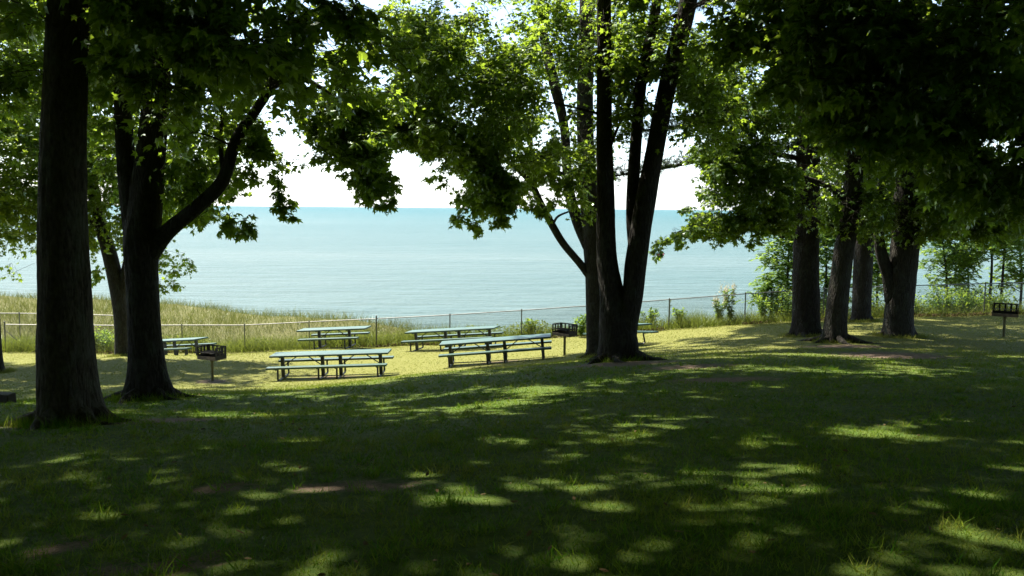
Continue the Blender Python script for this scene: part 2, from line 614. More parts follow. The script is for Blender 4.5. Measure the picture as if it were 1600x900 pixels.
gx = np.arange(-72, 62.1, 0.4)
gy = np.arange(-40, 84.1, 0.4)
GX, GY = np.meshgrid(gx, gy)
GZ = ground_z(GX.ravel(), GY.ravel())
g = Geo()
nx, ny = len(gx), len(gy)
ii = (np.arange(ny - 1)[:, None] * nx + np.arange(nx - 1)[None]).ravel()
g.add(np.c_[GX.ravel(), GY.ravel(), GZ], f4=np.stack([ii, ii + 1, ii + nx + 1, ii + nx], 1))
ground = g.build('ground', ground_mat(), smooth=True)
tag(ground, 'shaded park lawn sloping down to a grassy dune above the lake', 'ground', kind='structure')
a = ground.data.attributes.new('soil', 'FLOAT', 'POINT')
a.data.foreach_set('value', soil(GX.ravel(), GY.ravel()).astype(np.float32))
a = ground.data.attributes.new('dune', 'FLOAT', 'POINT')
a.data.foreach_set('value', np.clip((GY.ravel() - fence_y(GX.ravel()) - 0.3) / 1.5, 0, 1).astype(np.float32))

# the lake, and the sheet of lake bed / land that carries on beyond the fine terrain
g = Geo()
xs = np.r_[-30000, -8000, -2000, -600, -200, -100, -50, 0, 50, 100, 200, 600, 2000, 8000, 30000]
ys = np.r_[36, 60, 90, 130, 200, 400, 900, 2500, 8000, 20000, 45000]
X, Y = np.meshgrid(xs, ys)
ii = (np.arange(len(ys) - 1)[:, None] * len(xs) + np.arange(len(xs) - 1)[None]).ravel()
g.add(np.c_[X.ravel(), Y.ravel(), np.full(X.size, WATER_Z)], f4=np.stack([ii, ii + 1, ii + len(xs) + 1, ii + len(xs)], 1))
tag(g.build('lake', water_mat()), 'turquoise lake reaching to the horizon', 'lake', kind='structure')

g = Geo()
n = 40
ux = np.linspace(-190, -88, n); uy = np.linspace(138, 190, n)
X, Y = np.meshgrid(ux, uy)
hump = np.exp(-(((X + 135) / 34) ** 2 + ((Y - 165) / 14) ** 2) * 1.6) * 2.6 - 0.7 + (vnoise(X * 0.1, Y * 0.1, 8) - .5) * .5
ii = (np.arange(n - 1)[:, None] * n + np.arange(n - 1)[None]).ravel()
g.add(np.c_[X.ravel(), Y.ravel(), WATER_Z + hump.ravel()], f4=np.stack([ii, ii + 1, ii + n + 1, ii + n], 1))
tag(g.build('beach', flat('pale_sand', (0.55, 0.50, 0.42), 0.95, 0, 0.12, 0.4, 0.1), smooth=True), 'pale sand bar at the far left of the lake', 'beach', kind='structure')

# ------------------------------------------------------------------ where the photograph shows sky, water and sunlit lawn
OPEN = [(-400, 900), (-400, 425), (0, 418), (30, 410), (60, 420), (100, 440), (150, 440), (200, 440), (225, 428), (255, 438), (275, 436), (300, 418), (288, 396), (262, 385), (270, 366),
        (300, 345), (330, 350), (345, 368), (388, 362), (392, 350), (352, 338), (346, 318), (368, 308), (372, 280), (366, 264), (395, 240), (428, 250), (436, 305), (455, 326), (458, 300),
        (448, 268), (470, 240), (505, 228), (520, 258), (560, 282), (582, 325), (602, 328), (616, 292), (608, 256), (592, 232), (640, 232), (655, 252), (690, 248), (705, 276), (720, 296),
        (718, 346), (745, 358), (792, 350), (802, 328), (830, 322), (850, 330), (900, 352), (930, 345), (955, 318), (958, 288), (985, 282), (1000, 330), (1036, 285), (1060, 268), (1098, 258), (1102, 285),
        (1060, 308), (1082, 330), (1074, 352), (1024, 370), (1014, 396), (1034, 402), (1045, 382), (1072, 368), (1120, 370), (1150, 364), (1190, 376), (1238, 366), (1245, 385), (1330, 372), (1440, 392),
        (1490, 372), (1530, 385), (1600, 375), (2000, 380), (2000, 900)]
GAPS = [(574, 116, 30, 20), (506, 124, 20, 13), (440, 205, 22, 30), (405, 165, 14, 12), (845, 220, 13, 20), (1024, 140, 16, 16), (1240, 242, 22, 11), (1210, 236, 14, 7), (1555, 215, 16, 10), (1590, 228, 14, 10),
        (690, 20, 10, 8), (640, 130, 9, 8), (350, 5, 14, 10), (388, 62, 9, 9), (600, 60, 10, 8), (975, 190, 8, 12), (815, 40, 8, 10)]


def is_open(p, jit=5.0):
    px, py, z = proj(p)
    px = px + rng.normal(0, jit, len(px)); py = py + rng.normal(0, jit, len(py))
    wx, wy = px * 1.0, py * 1.0
    px = wx + (vnoise(wx / 26, wy / 26, 71) - .5) * 44 + (vnoise(wx / 10, wy / 10, 72) - .5) * 18
    py = wy + (vnoise(wx / 26, wy / 26, 73) - .5) * 34 + (vnoise(wx / 10, wy / 10, 74) - .5) * 16
    o = inside(px, py, OPEN)
    for cx, cy, rx, ry in GAPS:
        o |= ((px - cx) / rx) ** 2 + ((py - cy) / ry) ** 2 < 1
    return o & (z > 0.5)


LIT = [(120, 560), (230, 548), (330, 545), (470, 515), (1100, 500), (1190, 508), (1080, 528), (1010, 542), (905, 552), (860, 560), (740, 577), (600, 600), (430, 613), (395, 600), (420, 570), (330, 562)]
POOLS = [(1235, 778, 75, 30), (1280, 800, 50, 25), (1350, 676, 85, 13), (1440, 690, 60, 6), (1195, 690, 45, 14), (1215, 735, 60, 14), (915, 773, 40, 20), (965, 792, 30, 12), (945, 680, 60, 14), (1050, 740, 60, 22),
         (290, 748, 32, 13), (740, 786, 70, 13), (620, 632, 60, 7), (785, 640, 18, 8), (925, 621, 14, 5), (1480, 838, 70, 18), (1180, 888, 50, 16), (1400, 885, 90, 16), (1010, 850, 55, 16), (820, 765, 25, 6),
         (1000, 655, 90, 9), (780, 690, 50, 10), (1100, 560, 60, 5), (1060, 548, 70, 5), (1200, 545, 50, 5), (1380, 570, 40, 5), (1480, 545, 60, 7), (1560, 770, 60, 12), (700, 765, 30, 8), (420, 602, 60, 8), (300, 580, 40, 6),
         (60, 632, 40, 6), (95, 610, 20, 3), (160, 606, 40, 4), (30, 592, 20, 4), (180, 585, 30, 4), (70, 567, 60, 8), (320, 650, 30, 4), (600, 705, 25, 6), (1350, 522, 80, 5), (1330, 745, 40, 8), (1500, 655, 50, 6),
         (860, 720, 40, 8), (1120, 795, 40, 14), (1590, 690, 30, 8), (480, 690, 30, 5), (360, 604, 60, 7), (340, 574, 100, 5), (290, 602, 50, 6), (265, 562, 45, 4), (405, 587, 45, 9), (330, 586, 40, 4), (1060, 536, 70, 7), (1140, 524, 70, 6), (1110, 545, 60, 4)]
FX = np.array([p[0] for p in FBASE]); 


def shade_point(p):
    p = np.asarray(p)
    z = np.full(len(p), -2.0)
    for _ in range(3):
        t = (p[:, 2] - z) / SUN[2]
        q = p - SUN[None] * t[:, None]
        z = ground_z(q[:, 0], q[:, 1])
    q[:, 2] = z
    return q


def lit_ground(q, jit=6.0):
    """chance that this ground point lies in sun"""
    px, py, z = proj(q)
    px = px + rng.normal(0, jit, len(px)); py = py + rng.normal(0, jit * 0.25, len(py))
    wob = (vnoise(q[:, 0] * 1.3, q[:, 1] * 1.3, 11) - 0.5) * 26
    o = inside(px + wob, py + wob * 0.15, LIT) * 0.97
    for cx, cy, rx, ry in POOLS:
        r2 = ((px + wob * .7 - cx) / rx) ** 2 + ((py + wob * .12 - cy) / ry) ** 2
        o = np.maximum(o, np.clip(1.45 - r2 * 0.85, 0, 0.93))
    nb = vnoise(q[:, 0] * 1.7 + 3, q[:, 1] * 1.7, 17) * .55 + vnoise(q[:, 0] * 4.5, q[:, 1] * 4.5, 18) * .45
    o = np.where(o > .94, o, o * np.clip((nb - .24) * 3.4, 0, 1))
    o = o * (z > 0.5)
    beyond = q[:, 1] > fence_y(q[:, 0]) - 0.5
    return o, beyond & (q[:, 0] > -40)


# bare lower stems and limbs (axis points, half width, distance): the leaves hang clear of them
BARE = [([(226, 520), (222, 365), (232, 270), (244, 150), (248, 90)], 27, 14.9), ([(215, 380), (204, 310), (194, 215), (190, 140)], 17, 14.9),
        ([(232, 398), (262, 362), (310, 322), (348, 282), (368, 220), (398, 175), (428, 122)], 15, 14.6),
        ([(188, 520), (172, 400), (152, 335)], 13, 30.3), ([(98, 540), (98, 300), (106, 0)], 42, 10.3),
        ([(948, 395), (946, 300), (944, 180), (944, 0)], 15, 18.1), ([(994, 410), (1004, 340), (1022, 240), (1044, 130), (1075, 0)], 19, 18.1), ([(988, 330), (992, 240), (1002, 130), (1025, 0)], 11, 18.2),
        ([(922, 432), (880, 380), (862, 350), (832, 290), (785, 248)], 9, 20.5), ([(924, 360), (918, 280), (914, 180), (917, 0)], 14, 20.3), ([(902, 345), (888, 290), (882, 200), (866, 130), (850, 60)], 12, 20.8),
        ([(1318, 400), (1330, 320), (1338, 240)], 14, 24), ([(1260, 400), (1262, 320)], 19, 25.8), ([(1412, 400), (1420, 280)], 20, 25.4)]


def on_bare(p):
    px, py, z = proj(p)
    r = np.zeros(len(p), bool)
    for pts, hw, d in BARE:
        for (x0, y0), (x1, y1) in zip(pts[:-1], pts[1:]):
            dx, dy = x1 - x0, y1 - y0
            t = np.clip(((px - x0) * dx + (py - y0) * dy) / (dx * dx + dy * dy), 0, 1)
            r |= (np.hypot(px - x0 - t * dx, py - y0 - t * dy) < hw) & (z < d) & (z > .5)
    return r


# ------------------------------------------------------------------ leaves
MAPLE_T = np.array([(0, 0.38, 0.03), (0, 0, 0), (.42, .06, -.10), (.30, .27, -.03), (.60, .60, -.13), (.22, .57, -.02), (0, 1.0, -.16), (-.22, .57, -.02), (-.60, .60, -.13), (-.30, .27, -.03), (-.42, .06, -.10)])
MAPLE_F = np.array([(0, i, i % 10 + 1) for i in range(1, 11)])
OVAL_T = np.array([(0, 0, 0), (.22, .35, -.05), (.17, .75, -.06), (0, 1, -.12), (-.17, .75, -.06), (-.22, .35, -.05), (0, .5, .02)])
OVAL_F = np.array([(6, i, (i + 1) % 6) for i in range(6)])
SIMPLE_T = np.array([(0, 0, 0), (.55, .45, -.1), (0, 1, -.1), (-.55, .45, -.1)])
SIMPLE_F = np.array([(0, 1, 2), (0, 2, 3)])


MAPLE_T2 = MAPLE_T * [1.15, .9, 1.0] + np.c_[np.zeros(11), np.zeros(11), -.30 * MAPLE_T[:, 1] ** 2 + .10 * np.abs(MAPLE_T[:, 0])]
MAPLE_T3 = MAPLE_T * [.85, 1.05, 2.2] + np.c_[.10 * MAPLE_T[:, 1] ** 2, np.zeros(11), -.12 * MAPLE_T[:, 1]]


def unit(v):
    return v / (np.linalg.norm(v, axis=-1, keepdims=True) + 1e-9)


def cards(geo, pos, axis, normal, size, T, F, mat=0):
    """place a leaf template at each position"""
    if not len(pos): return
    a = unit(axis)
    nrm = unit(normal - a * np.sum(normal * a, 1, keepdims=True))
    x = np.cross(a, nrm)
    V = pos[:, None] + size[:, None, None] * (T[None, :, 0:1] * x[:, None] + T[None, :, 1:2] * a[:, None] + T[None, :, 2:3] * nrm[:, None])
    k = len(T)
    f = F[None] + (np.arange(len(pos)) * k)[:, None, None]
    geo.add(V.reshape(-1, 3), f3=f.reshape(-1, 3), mat=mat)


def sprays(centres, R_, ntw, nlf, size, outward_from, mask=True, shaft=0.96, T=MAPLE_T):
    """leafy twigs round cluster centres -> leaf arrays and twig segments"""
    c = np.repeat(centres, ntw, 0)
    r = np.repeat(R_, ntw)
    d = rng.normal(size=(len(c), 3)) * [1, 1, 0.55]
    out = unit(c - outward_from)
    d = unit(unit(d) + 0.55 * out + [0, 0, -0.12])
    ln = r * rng.uniform(0.45, 1.1, len(c))
    base = c + rng.normal(size=c.shape) * 0.12 * r[:, None]
    tip = base + d * ln[:, None] + np.c_[np.zeros((len(c), 2)), -0.22 * ln * rng.uniform(0.2, 1.4, len(c))]
    if mask:
        ok = ~is_open(tip) & ~is_open(0.5 * (base + tip))
        base, tip, d, ln = base[ok], tip[ok], d[ok], ln[ok]
    if not len(base):
        z = np.zeros((0, 3)); return z, z, z, np.zeros(0), z, z
    t = np.tile(np.linspace(0.12, 1.0, nlf), len(base))
    b = np.repeat(base, nlf, 0); e = np.repeat(tip, nlf, 0); dd = np.repeat(d, nlf, 0)
    side = unit(np.cross(dd, [0, 0, 1.0]) + 1e-6) * np.tile(np.where(np.arange(nlf) % 2 == 0, 1, -1), len(base))[:, None]
    pos = b + (e - b) * t[:, None] + np.c_[np.zeros((len(b), 2)), -0.1 * t * (1 - t)]
    ax = unit(dd * 0.7 + side * rng.uniform(0.2, 1.1, (len(b), 1)) + rng.normal(size=b.shape) * 0.25 + [0, 0, -0.35])
    pos = pos + ax * size * rng.uniform(0.15, 0.7, (len(b), 1))
    nm = np.array([0, 0, 1.0]) + rng.normal(size=b.shape) * 0.55
    sz = size * rng.uniform(0.45, 1.35, len(b))
    keep = np.ones(len(pos), bool)
    if shaft:
        q = shade_point(pos)
        l, bey = lit_ground(q)
        u = rng.random(len(pos))
        keep &= ~((u < l * shaft) | (bey & (u < 0.85)))
    if mask:
        keep &= ~(is_open(pos, 6) & (rng.random(len(pos)) < 0.85))
        keep &= ~(on_bare(pos) & (rng.random(len(pos)) < 0.88))
    return pos[keep], ax[keep], nm[keep], sz[keep], base, tip


SUNNY = []


class Tree:
    def __init__(self, name, base, label, group, cat, bark, leaf, leafsize=0.13):
        self.root = empty(name, base)
        tag(self.root, label, cat, group)
        self.base = np.array(base)
        self.bark, self.leaf, self.ls = bark, leaf, leafsize
        self.wood, self.cr = Geo(), Geo()
        self.tw = []
        self.sk = []          # skeleton samples x,y,z,r
        self.dense = 1.9
        self.sunny = {MAPLE: .42, MAPLE_B: .55}.get(leaf, 0)

    def stem(self, pts, flare=0.0, n=14, per=6, rough=0.05, lobes=5, furrow=0.0):
        """pts rows: x,y,z,radius"""
        s = spline(pts, per)
        m = len(s)
        ang = np.arange(n) * 2 * math.pi / n
        ph = random.random() * 6
        wob = np.ones((m, n))
        zz = s[:, 2]
        for i in range(m):
            wob[i] += rough * (vnoise(np.cos(ang) * 1.6 + ph, np.sin(ang) * 1.6 + zz[i] * 1.3, 2) - 0.5) * 2
            if furrow:
                wob[i] += furrow * (vnoise(ang * n * .23 + zz[i] * .35, zz[i] * 2.1 + 0 * ang, 5) - .5) * 2 + furrow * .6 * (vnoise(ang * n * .5, zz[i] * 6 + 0 * ang, 6) - .5) * 2
            if flare:
                hgt = zz[i] - self.base[2]
                k = math.exp(-max(hgt, 0) / 0.28) * flare
                wob[i] += k * (0.75 + 0.55 * np.sin(ang * lobes + ph) + 0.3 * np.sin(ang * 3 + ph * 2))
        self.wood.tube(s[:, :3], s[:, 3], n, wob=wob)
        self.sk.append(s)
        return s

    def grow(self, cl, rad, ntw, nlf, maxlen=5.0, size=None, mask=True, shaft=0.96, branch=True, T=(MAPLE_T, MAPLE_F)):
        """leaf clusters at cl (n,3), each tied by a branch to the nearest wood"""
        centre = np.vstack(self.sk)[:, :3].mean(0)
        sk = np.vstack(self.sk + self.tw)
        cl = np.asarray(cl); rad = np.broadcast_to(rad, (len(cl),))
        if branch:
            d0 = np.min(np.linalg.norm(cl[:, None] - sk[None, :, :3], axis=2), 1)
            order = np.argsort(d0)
            pts = sk.copy()
            keep = []
            for k in order:
                c = cl[k]
                dd = np.linalg.norm(pts[:, :3] - c, axis=1) + np.maximum(0, pts[:, 2] - c[2] + 0.2) * 0.5
                j = int(np.argmin(dd))
                L = np.linalg.norm(pts[j, :3] - c)
                if L > maxlen: continue
                a_ = pts[j, :3]
                mid = 0.5 * (a_ + c) + np.array([0, 0, 0.12 * L]) + rng.normal(size=3) * 0.07 * L
                r0 = min(pts[j, 3] * 0.6, 0.010 + 0.013 * L)
                ns = 7 if L > 0.8 else 4
                t = np.linspace(0, 1, ns)[:, None]
                cur = (1 - t) ** 2 * a_ + 2 * t * (1 - t) * mid + t * t * c
                if mask:
                    if is_open(cur[1:], 1).mean() > 0.34: continue
                keep.append(k)
                rr = np.linspace(r0, max(0.005, r0 * 0.35), ns)
                self.wood.tube(cur, rr, 5, cap=False)
                pts = np.vstack([pts, np.c_[cur[1:], rr[1:]]])
                self.tw.append(np.c_[cur[1:], rr[1:]])
            keep = np.array(keep, int)
            if not len(keep): return
            cl, rad = cl[keep], rad[keep]
        sz = size or self.ls
        pos, ax, nm, s, b, e = sprays(cl, rad, ntw, nlf, sz, centre, mask, shaft)
        if T[0] is MAPLE_T:
            v3 = rng.integers(0, 3, len(pos))
            for q, TT in enumerate((MAPLE_T, MAPLE_T2, MAPLE_T3)):
                m_ = v3 == q
                cards(self.cr, pos[m_], ax[m_], nm[m_], s[m_], TT, MAPLE_F)
        else:
            cards(self.cr, pos, ax, nm, s, *T)
        if branch and len(b):
            m = 0.5 * (b + e)
            for q in range(len(b)):
                self.wood.tube([b[q], m[q] + [0, 0, 0.02], e[q]], [0.005, 0.004, 0.002], 3, cap=False)

    def blob(self, px, py, d, rx, ry, rz, n, rad=0.55, ntw=10, nlf=9, **kw):
        n = int(n * self.dense)
        c = at(px, py, d)
        u = unit(rng.normal(size=(n * 3, 3))) * rng.uniform(0.15, 1, (n * 3, 1)) ** 0.5
        p = c + u * [rx, ry, rz]
        p = p[~is_open(p, 3)][:n]
        g_ = ground_z(p[:, 0], p[:, 1])
        p = p[p[:, 2] > g_ + 1.2]
        qx, qy, qz = proj(p)
        p = p[~((qz < 10.3) & (qx > 40) & (qx < 160))]
        if self.sunny:
            k = (vnoise(p[:, 0] * .7 + p[:, 2], p[:, 1] * .7 + p[:, 2] * .6, 61) < self.sunny)
            SUNNY.append(p[k])
        self.grow(p, rng.uniform(0.75, 1.25, len(p)) * rad, ntw, nlf, **kw)

    def spray(self, px, py, d, r, n=3):
        p = at(px, py, d) + rng.normal(size=(n, 3)) * r * .8
        self.grow(p, r * 1.3, 5, 6, mask=False, maxlen=1.5)

    def finish(self):
        off = self.base
        for geo in (self.wood, self.cr):
            geo.v = [v - off for v in geo.v]
        self.wood.build('trunk', self.bark, self.root, smooth=True)
        if self.cr.n:
            self.cr.build('crown', self.leaf, self.root)


def P4(px, py, d, wpx):
    """pixel + distance + trunk width in pixels -> x,y,z,r"""
    p = at(px, py, d)
    return [*p, wpx / FPX * d / 2]


TG = 'park trees along the lakeside lawn'
trees = {}


def gbase(px, py, d):
    p = on_ground(px, py, d)
    return p


# A: big maple, left foreground
b = gbase(109, 662, 9.9); d = b[1]
tA = Tree('maple_tree', b - [0, 0, 0.1], 'thick straight maple trunk nearest the viewer at the left, with a knot in its bark', TG, 'tree', BARK_A, MAPLE, 0.125)
tA.stem([[b[0], b[1], b[2] - 0.25, 0.31], [b[0], b[1], b[2] + 0.1, 0.30], P4(104, 560, d, 80), P4(101, 420, d, 74), P4(98, 320, d, 70), P4(101, 160, d, 64), P4(108, 0, d, 58), P4(118, -160, d, 52), P4(120, -420, d, 40),
         P4(150, -800, d, 22)], flare=0.55, n=56, per=18, rough=0.05, furrow=.032)
tA.stem([P4(104, 30, d, 30), P4(180, -40, d - 0.3, 24), P4(300, -90, d - 0.8, 16), P4(430, -110, d - 1.2, 9)], n=9)
tA.stem([P4(112, -120, d, 30), P4(40, -200, d + 0.8, 22), P4(-80, -260, d + 1.6, 12)], n=9)
tA.stem([P4(118, -200, d, 30), P4(260, -330, d + 1, 22), P4(460, -420, d + 2.5, 12)], n=9)
kc = at(103, 182, b[1] - 0.265)
aa = np.linspace(0, 2 * math.pi, 15)
tA.wood.tube(np.c_[kc[0] + .045 * np.cos(aa), kc[1] - .006 + 0 * aa, kc[2] + .055 * np.sin(aa)], np.full(15, .017), 7, cap=False)
# B: forked maple
b = gbase(232, 622, 14.5); d = b[1]
tB = Tree('maple_tree', b - [0, 0, 0.1], 'dark maple forking low into two stems with a long curved limb reaching over the water', TG, 'tree', BARK, MAPLE, 0.105)
tB.stem([[b[0], b[1], b[2] - 0.25, 0.32], [b[0], b[1], b[2] + 0.08, 0.31], P4(226, 520, d, 49), P4(222, 430, d, 49), P4(222, 365, d, 56), P4(232, 270, d, 46), P4(244, 150, d, 40), P4(250, 20, d, 34), P4(258, -200, d, 26), P4(270, -500, d, 14)],
        flare=0.7, n=44, per=14, furrow=.035)
tB.stem([P4(215, 380, d, 40), P4(204, 310, d, 33), P4(194, 215, d + .1, 28), P4(188, 80, d + .3, 25), P4(170, -120, d + .6, 18), P4(140, -400, d + 1, 9)], n=11)
tB.stem([P4(232, 398, d, 34), P4(262, 362, d - .1, 26), P4(310, 322, d - .2, 22), P4(348, 282, d - .3, 20), P4(368, 220, d - .4, 17), P4(398, 175, d - .5, 15), P4(425, 128, d - .6, 14), P4(450, 40, d - .8, 10), P4(480, -60, d - 1, 6)], n=11)
tB.stem([P4(418, 140, d - .6, 10), P4(470, 122, d - .7, 8), P4(530, 160, d - .8, 6), P4(572, 215, d - .9, 4)], n=7)
tB.stem([P4(352, 280, d - .3, 9), P4(345, 230, d - .2, 7), P4(350, 150, d, 5)], n=7)
# B': leaning tree behind, left
b = gbase(192, 556, 30); d = b[1]
tL = Tree('maple_tree', b - [0, 0, 0.1], 'slender leaning tree farther back between the two left trunks, near the fence', TG, 'tree', BARK_G, MAPLE_B, 0.14)
tL.stem([[b[0], b[1], b[2] - 0.2, 0.27], [b[0], b[1], b[2] + .1, 0.26], P4(188, 480, d, 23), P4(172, 400, d, 22), P4(152, 330, d, 19), P4(138, 240, d, 17), P4(130, 120, d, 13), P4(120, -40, d, 8)], flare=0.4, n=12)
tL.stem([P4(188, 470, d, 16), P4(200, 400, d, 12), P4(215, 330, d, 10), P4(240, 250, d, 7), P4(260, 150, d, 4)], n=8)
tL.stem([P4(160, 355, d, 13), P4(100, 325, d - .4, 9), P4(40, 325, d - .7, 7), P4(-60, 310, d - 1, 5)], n=8)
tL.stem([P4(140, 260, d, 12), P4(80, 200, d + .4, 8), P4(0, 120, d + .7, 5)], n=8)
# far left sliver
b = gbase(-6, 582, 27); d = b[1]
tS = Tree('maple_tree', b - [0, 0, 0.1], 'dark trunk cut off by the left edge, beside the fence corner post', TG, 'tree', BARK, MAPLE_B, 0.17)
tS.stem([[b[0], b[1], b[2] - .2, .25], [b[0], b[1], b[2] + .1, .22], P4(-9, 540, d, 20), P4(-12, 480, d, 19), P4(-22, 350, d, 17), P4(-40, 150, d, 12), P4(-50, -60, d, 7)], flare=0.4, n=12)
# C: double trunk centre
b = gbase(966, 563, 18.0); d = b[1]
tC = Tree('maple_tree', b - [0, 0, 0.1], 'maple with a low V fork, two main stems rising from one stout base', TG, 'tree', BARK, MAPLE, 0.105)
tC.stem([[b[0], b[1], b[2] - .25, .38], [b[0], b[1], b[2] + .08, .36], P4(966, 535, d, 58), P4(962, 500, d, 50), P4(956, 455, d, 37), P4(948, 395, d, 31), P4(946, 300, d, 27), P4(944, 180, d, 24), P4(944, 60, d, 22), P4(942, -80, d, 19), P4(930, -350, d, 11)],
        flare=0.62, n=44, per=14, furrow=.035)
tC.stem([P4(970, 540, d - .05, 48), P4(976, 505, d - .05, 42), P4(988, 462, d - .1, 33), P4(994, 410, d - .1, 34), P4(1004, 340, d - .1, 33), P4(1022, 240, d - .1, 28), P4(1044, 130, d - .1, 28), P4(1062, 60, d - .1, 28), P4(1080, -20, d - .1, 26), P4(1110, -180, d - .2, 20), P4(1140, -420, d - .3, 10)], n=14, per=8)
tC.stem([P4(993, 400, d, 22), P4(988, 330, d + .1, 21), P4(992, 240, d + .15, 19), P4(1002, 130, d + .2, 18), P4(1016, 60, d + .2, 17), P4(1032, -40, d + .3, 14), P4(1050, -240, d + .4, 8)], n=11)
tC.stem([P4(1012, 55, d + .2, 10), P4(1040, 32, d, 8), P4(1090, 8, d - .3, 6), P4(1160, -30, d - .7, 4)], n=7)
tC.stem([P4(946, 250, d, 7), P4(965, 200, d - .2, 5), P4(985, 160, d - .3, 4), P4(1000, 110, d - .4, 3)], n=6)
# D: straight trunk behind C with limb to the left
b = gbase(929, 551, 20.5); d = b[1]
tD = Tree('maple_tree', b - [0, 0, 0.1], 'straight dark trunk behind the V-forked maple, one limb leaning out leftward over water', TG, 'tree', BARK, MAPLE_B, 0.11)
tD.stem([[b[0], b[1], b[2] - .25, .24], [b[0], b[1], b[2] + .05, .23], P4(929, 480, d, 28), P4(928, 420, d, 29), P4(924, 360, d, 30), P4(918, 280, d, 28), P4(914, 180, d, 26), P4(916, 60, d, 25), P4(918, -60, d, 21), P4(915, -300, d, 12)], flare=0.16, n=14)
tD.stem([P4(922, 432, d, 14), P4(905, 410, d - .1, 12), P4(880, 380, d - .1, 12), P4(862, 350, d - .2, 12), P4(845, 318, d - .2, 11), P4(832, 290, d - .3, 10), P4(815, 270, d - .4, 8), P4(785, 248, d - .6, 6), P4(745, 225, d - .9, 4)], n=9)
tD.stem([P4(834, 292, d - .3, 8), P4(829, 255, d - .3, 6), P4(830, 215, d - .3, 5), P4(822, 160, d - .2, 4)], n=7)
tD.stem([P4(920, 385, d, 20), P4(902, 345, d + .2, 18), P4(888, 290, d + .3, 16), P4(882, 200, d + .4, 14), P4(866, 130, d + .4, 17), P4(856, 90, d + .4, 16), P4(846, 30, d + .5, 12), P4(835, -60, d + .6, 8)], n=9)
tD.stem([P4(886, 275, d + .3, 9), P4(850, 262, d + .1, 7), P4(820, 235, d - .1, 6), P4(770, 190, d - .4, 4)], n=7)
tD.stem([P4(864, 350, d - .2, 5), P4(872, 338, d - .2, 4), P4(890, 330, d - .2, 3)], n=6)
# E: big pine
b = gbase(1259, 524, 26); d = b[1]
tE = Tree('pine_tree', b - [0, 0, 0.1], 'stout straight pine trunk with a short broken stub on its left, right of centre', TG, 'tree', BARK_P, NEEDLE)
tE.stem([[b[0], b[1], b[2] - .25, .44], [b[0], b[1], b[2] + .05, .42], P4(1259, 470, d, 41), P4(1260, 400, d, 39), P4(1262, 300, d, 37), P4(1264, 180, d, 34), P4(1266, 40, d, 31), P4(1268, -120, d, 26), P4(1270, -400, d, 14)], flare=0.4, n=36, per=12, furrow=.04)
tE.stem([P4(1250, 372, d, 7), P4(1236, 370, d - .3, 6), P4(1219, 370, d - .45, 4)], n=7)
for (y0, ends) in ((250, [(1180, 238, -.6, 7), (1100, 250, -1.2, 6), (1040, 262, -1.6, 5), (960, 275, -2.0, 3)]), (190, [(1180, 175, .4, 6), (1080, 196, .8, 5), (990, 205, 1.0, 3)]),
                   (235, [(1215, 232, .4, 5), (1160, 246, .8, 4), (1110, 262, 1.0, 3)]), (90, [(1190, 90, -.5, 7), (1100, 92, -1.2, 5), (1010, 100, -1.5, 3)]), (20, [(1170, 0, .5, 7), (1060, 10, .9, 4)]),
                   (130, [(1340, 120, -.4, 6), (1420, 130, -.8, 4)]), (-60, [(1150, -90, 0, 7), (1000, -110, 0, 4)]), (-80, [(1380, -120, 0, 7), (1480, -130, 0, 4)])):
    tE.stem([P4(1262, y0, d, 9)] + [P4(x, y, d + dz, wd) for x, y, dz, wd in ends], n=7)
# F: pale slightly leaning trunk
b = gbase(1304, 534, 24); d = b[1]
tF = Tree('maple_tree', b - [0, 0, 0.1], 'grey trunk leaning slightly right, standing in front of the right-hand group on a worn mound', TG, 'tree', BARK_G, MAPLE, 0.115)
tF.stem([[b[0], b[1], b[2] - .25, .32], [b[0], b[1], b[2] + .06, .30], P4(1308, 480, d, 32), P4(1318, 400, d, 30), P4(1330, 320, d, 30), P4(1340, 220, d, 28), P4(1346, 100, d, 24), P4(1350, -60, d, 20), P4(1350, -320, d, 11)], flare=0.5, n=36, per=12, furrow=.035)
tF.stem([P4(1330, 320, d, 12), P4(1290, 290, d - .6, 9), P4(1225, 270, d - 1.2, 7), P4(1150, 255, d - 1.7, 4)], n=8)
tF.stem([P4(1322, 370, d, 9), P4(1280, 345, d - .8, 7), P4(1210, 325, d - 1.5, 6), P4(1130, 345, d - 2, 4), P4(1060, 362, d - 2.2, 2)], n=7)
tF.stem([P4(1344, 150, d, 14), P4(1290, 80, d - .6, 10), P4(1200, 40, d - 1.2, 6)], n=8)
# G
b = gbase(1345, 502, 30.5); d = b[1]
tG = Tree('maple_tree', b - [0, 0, 0.1], 'dark trunk farthest back in the right-hand group, seen between two nearer trunks', TG, 'tree', BARK, MAPLE_B, 0.14)
tG.stem([[b[0], b[1], b[2] - .25, .36], [b[0], b[1], b[2] + .05, .34], P4(1347, 440, d, 29), P4(1350, 380, d, 29), P4(1354, 300, d, 28), P4(1360, 180, d, 24), P4(1366, 20, d, 18), P4(1370, -200, d, 10)], flare=0.15, n=13)
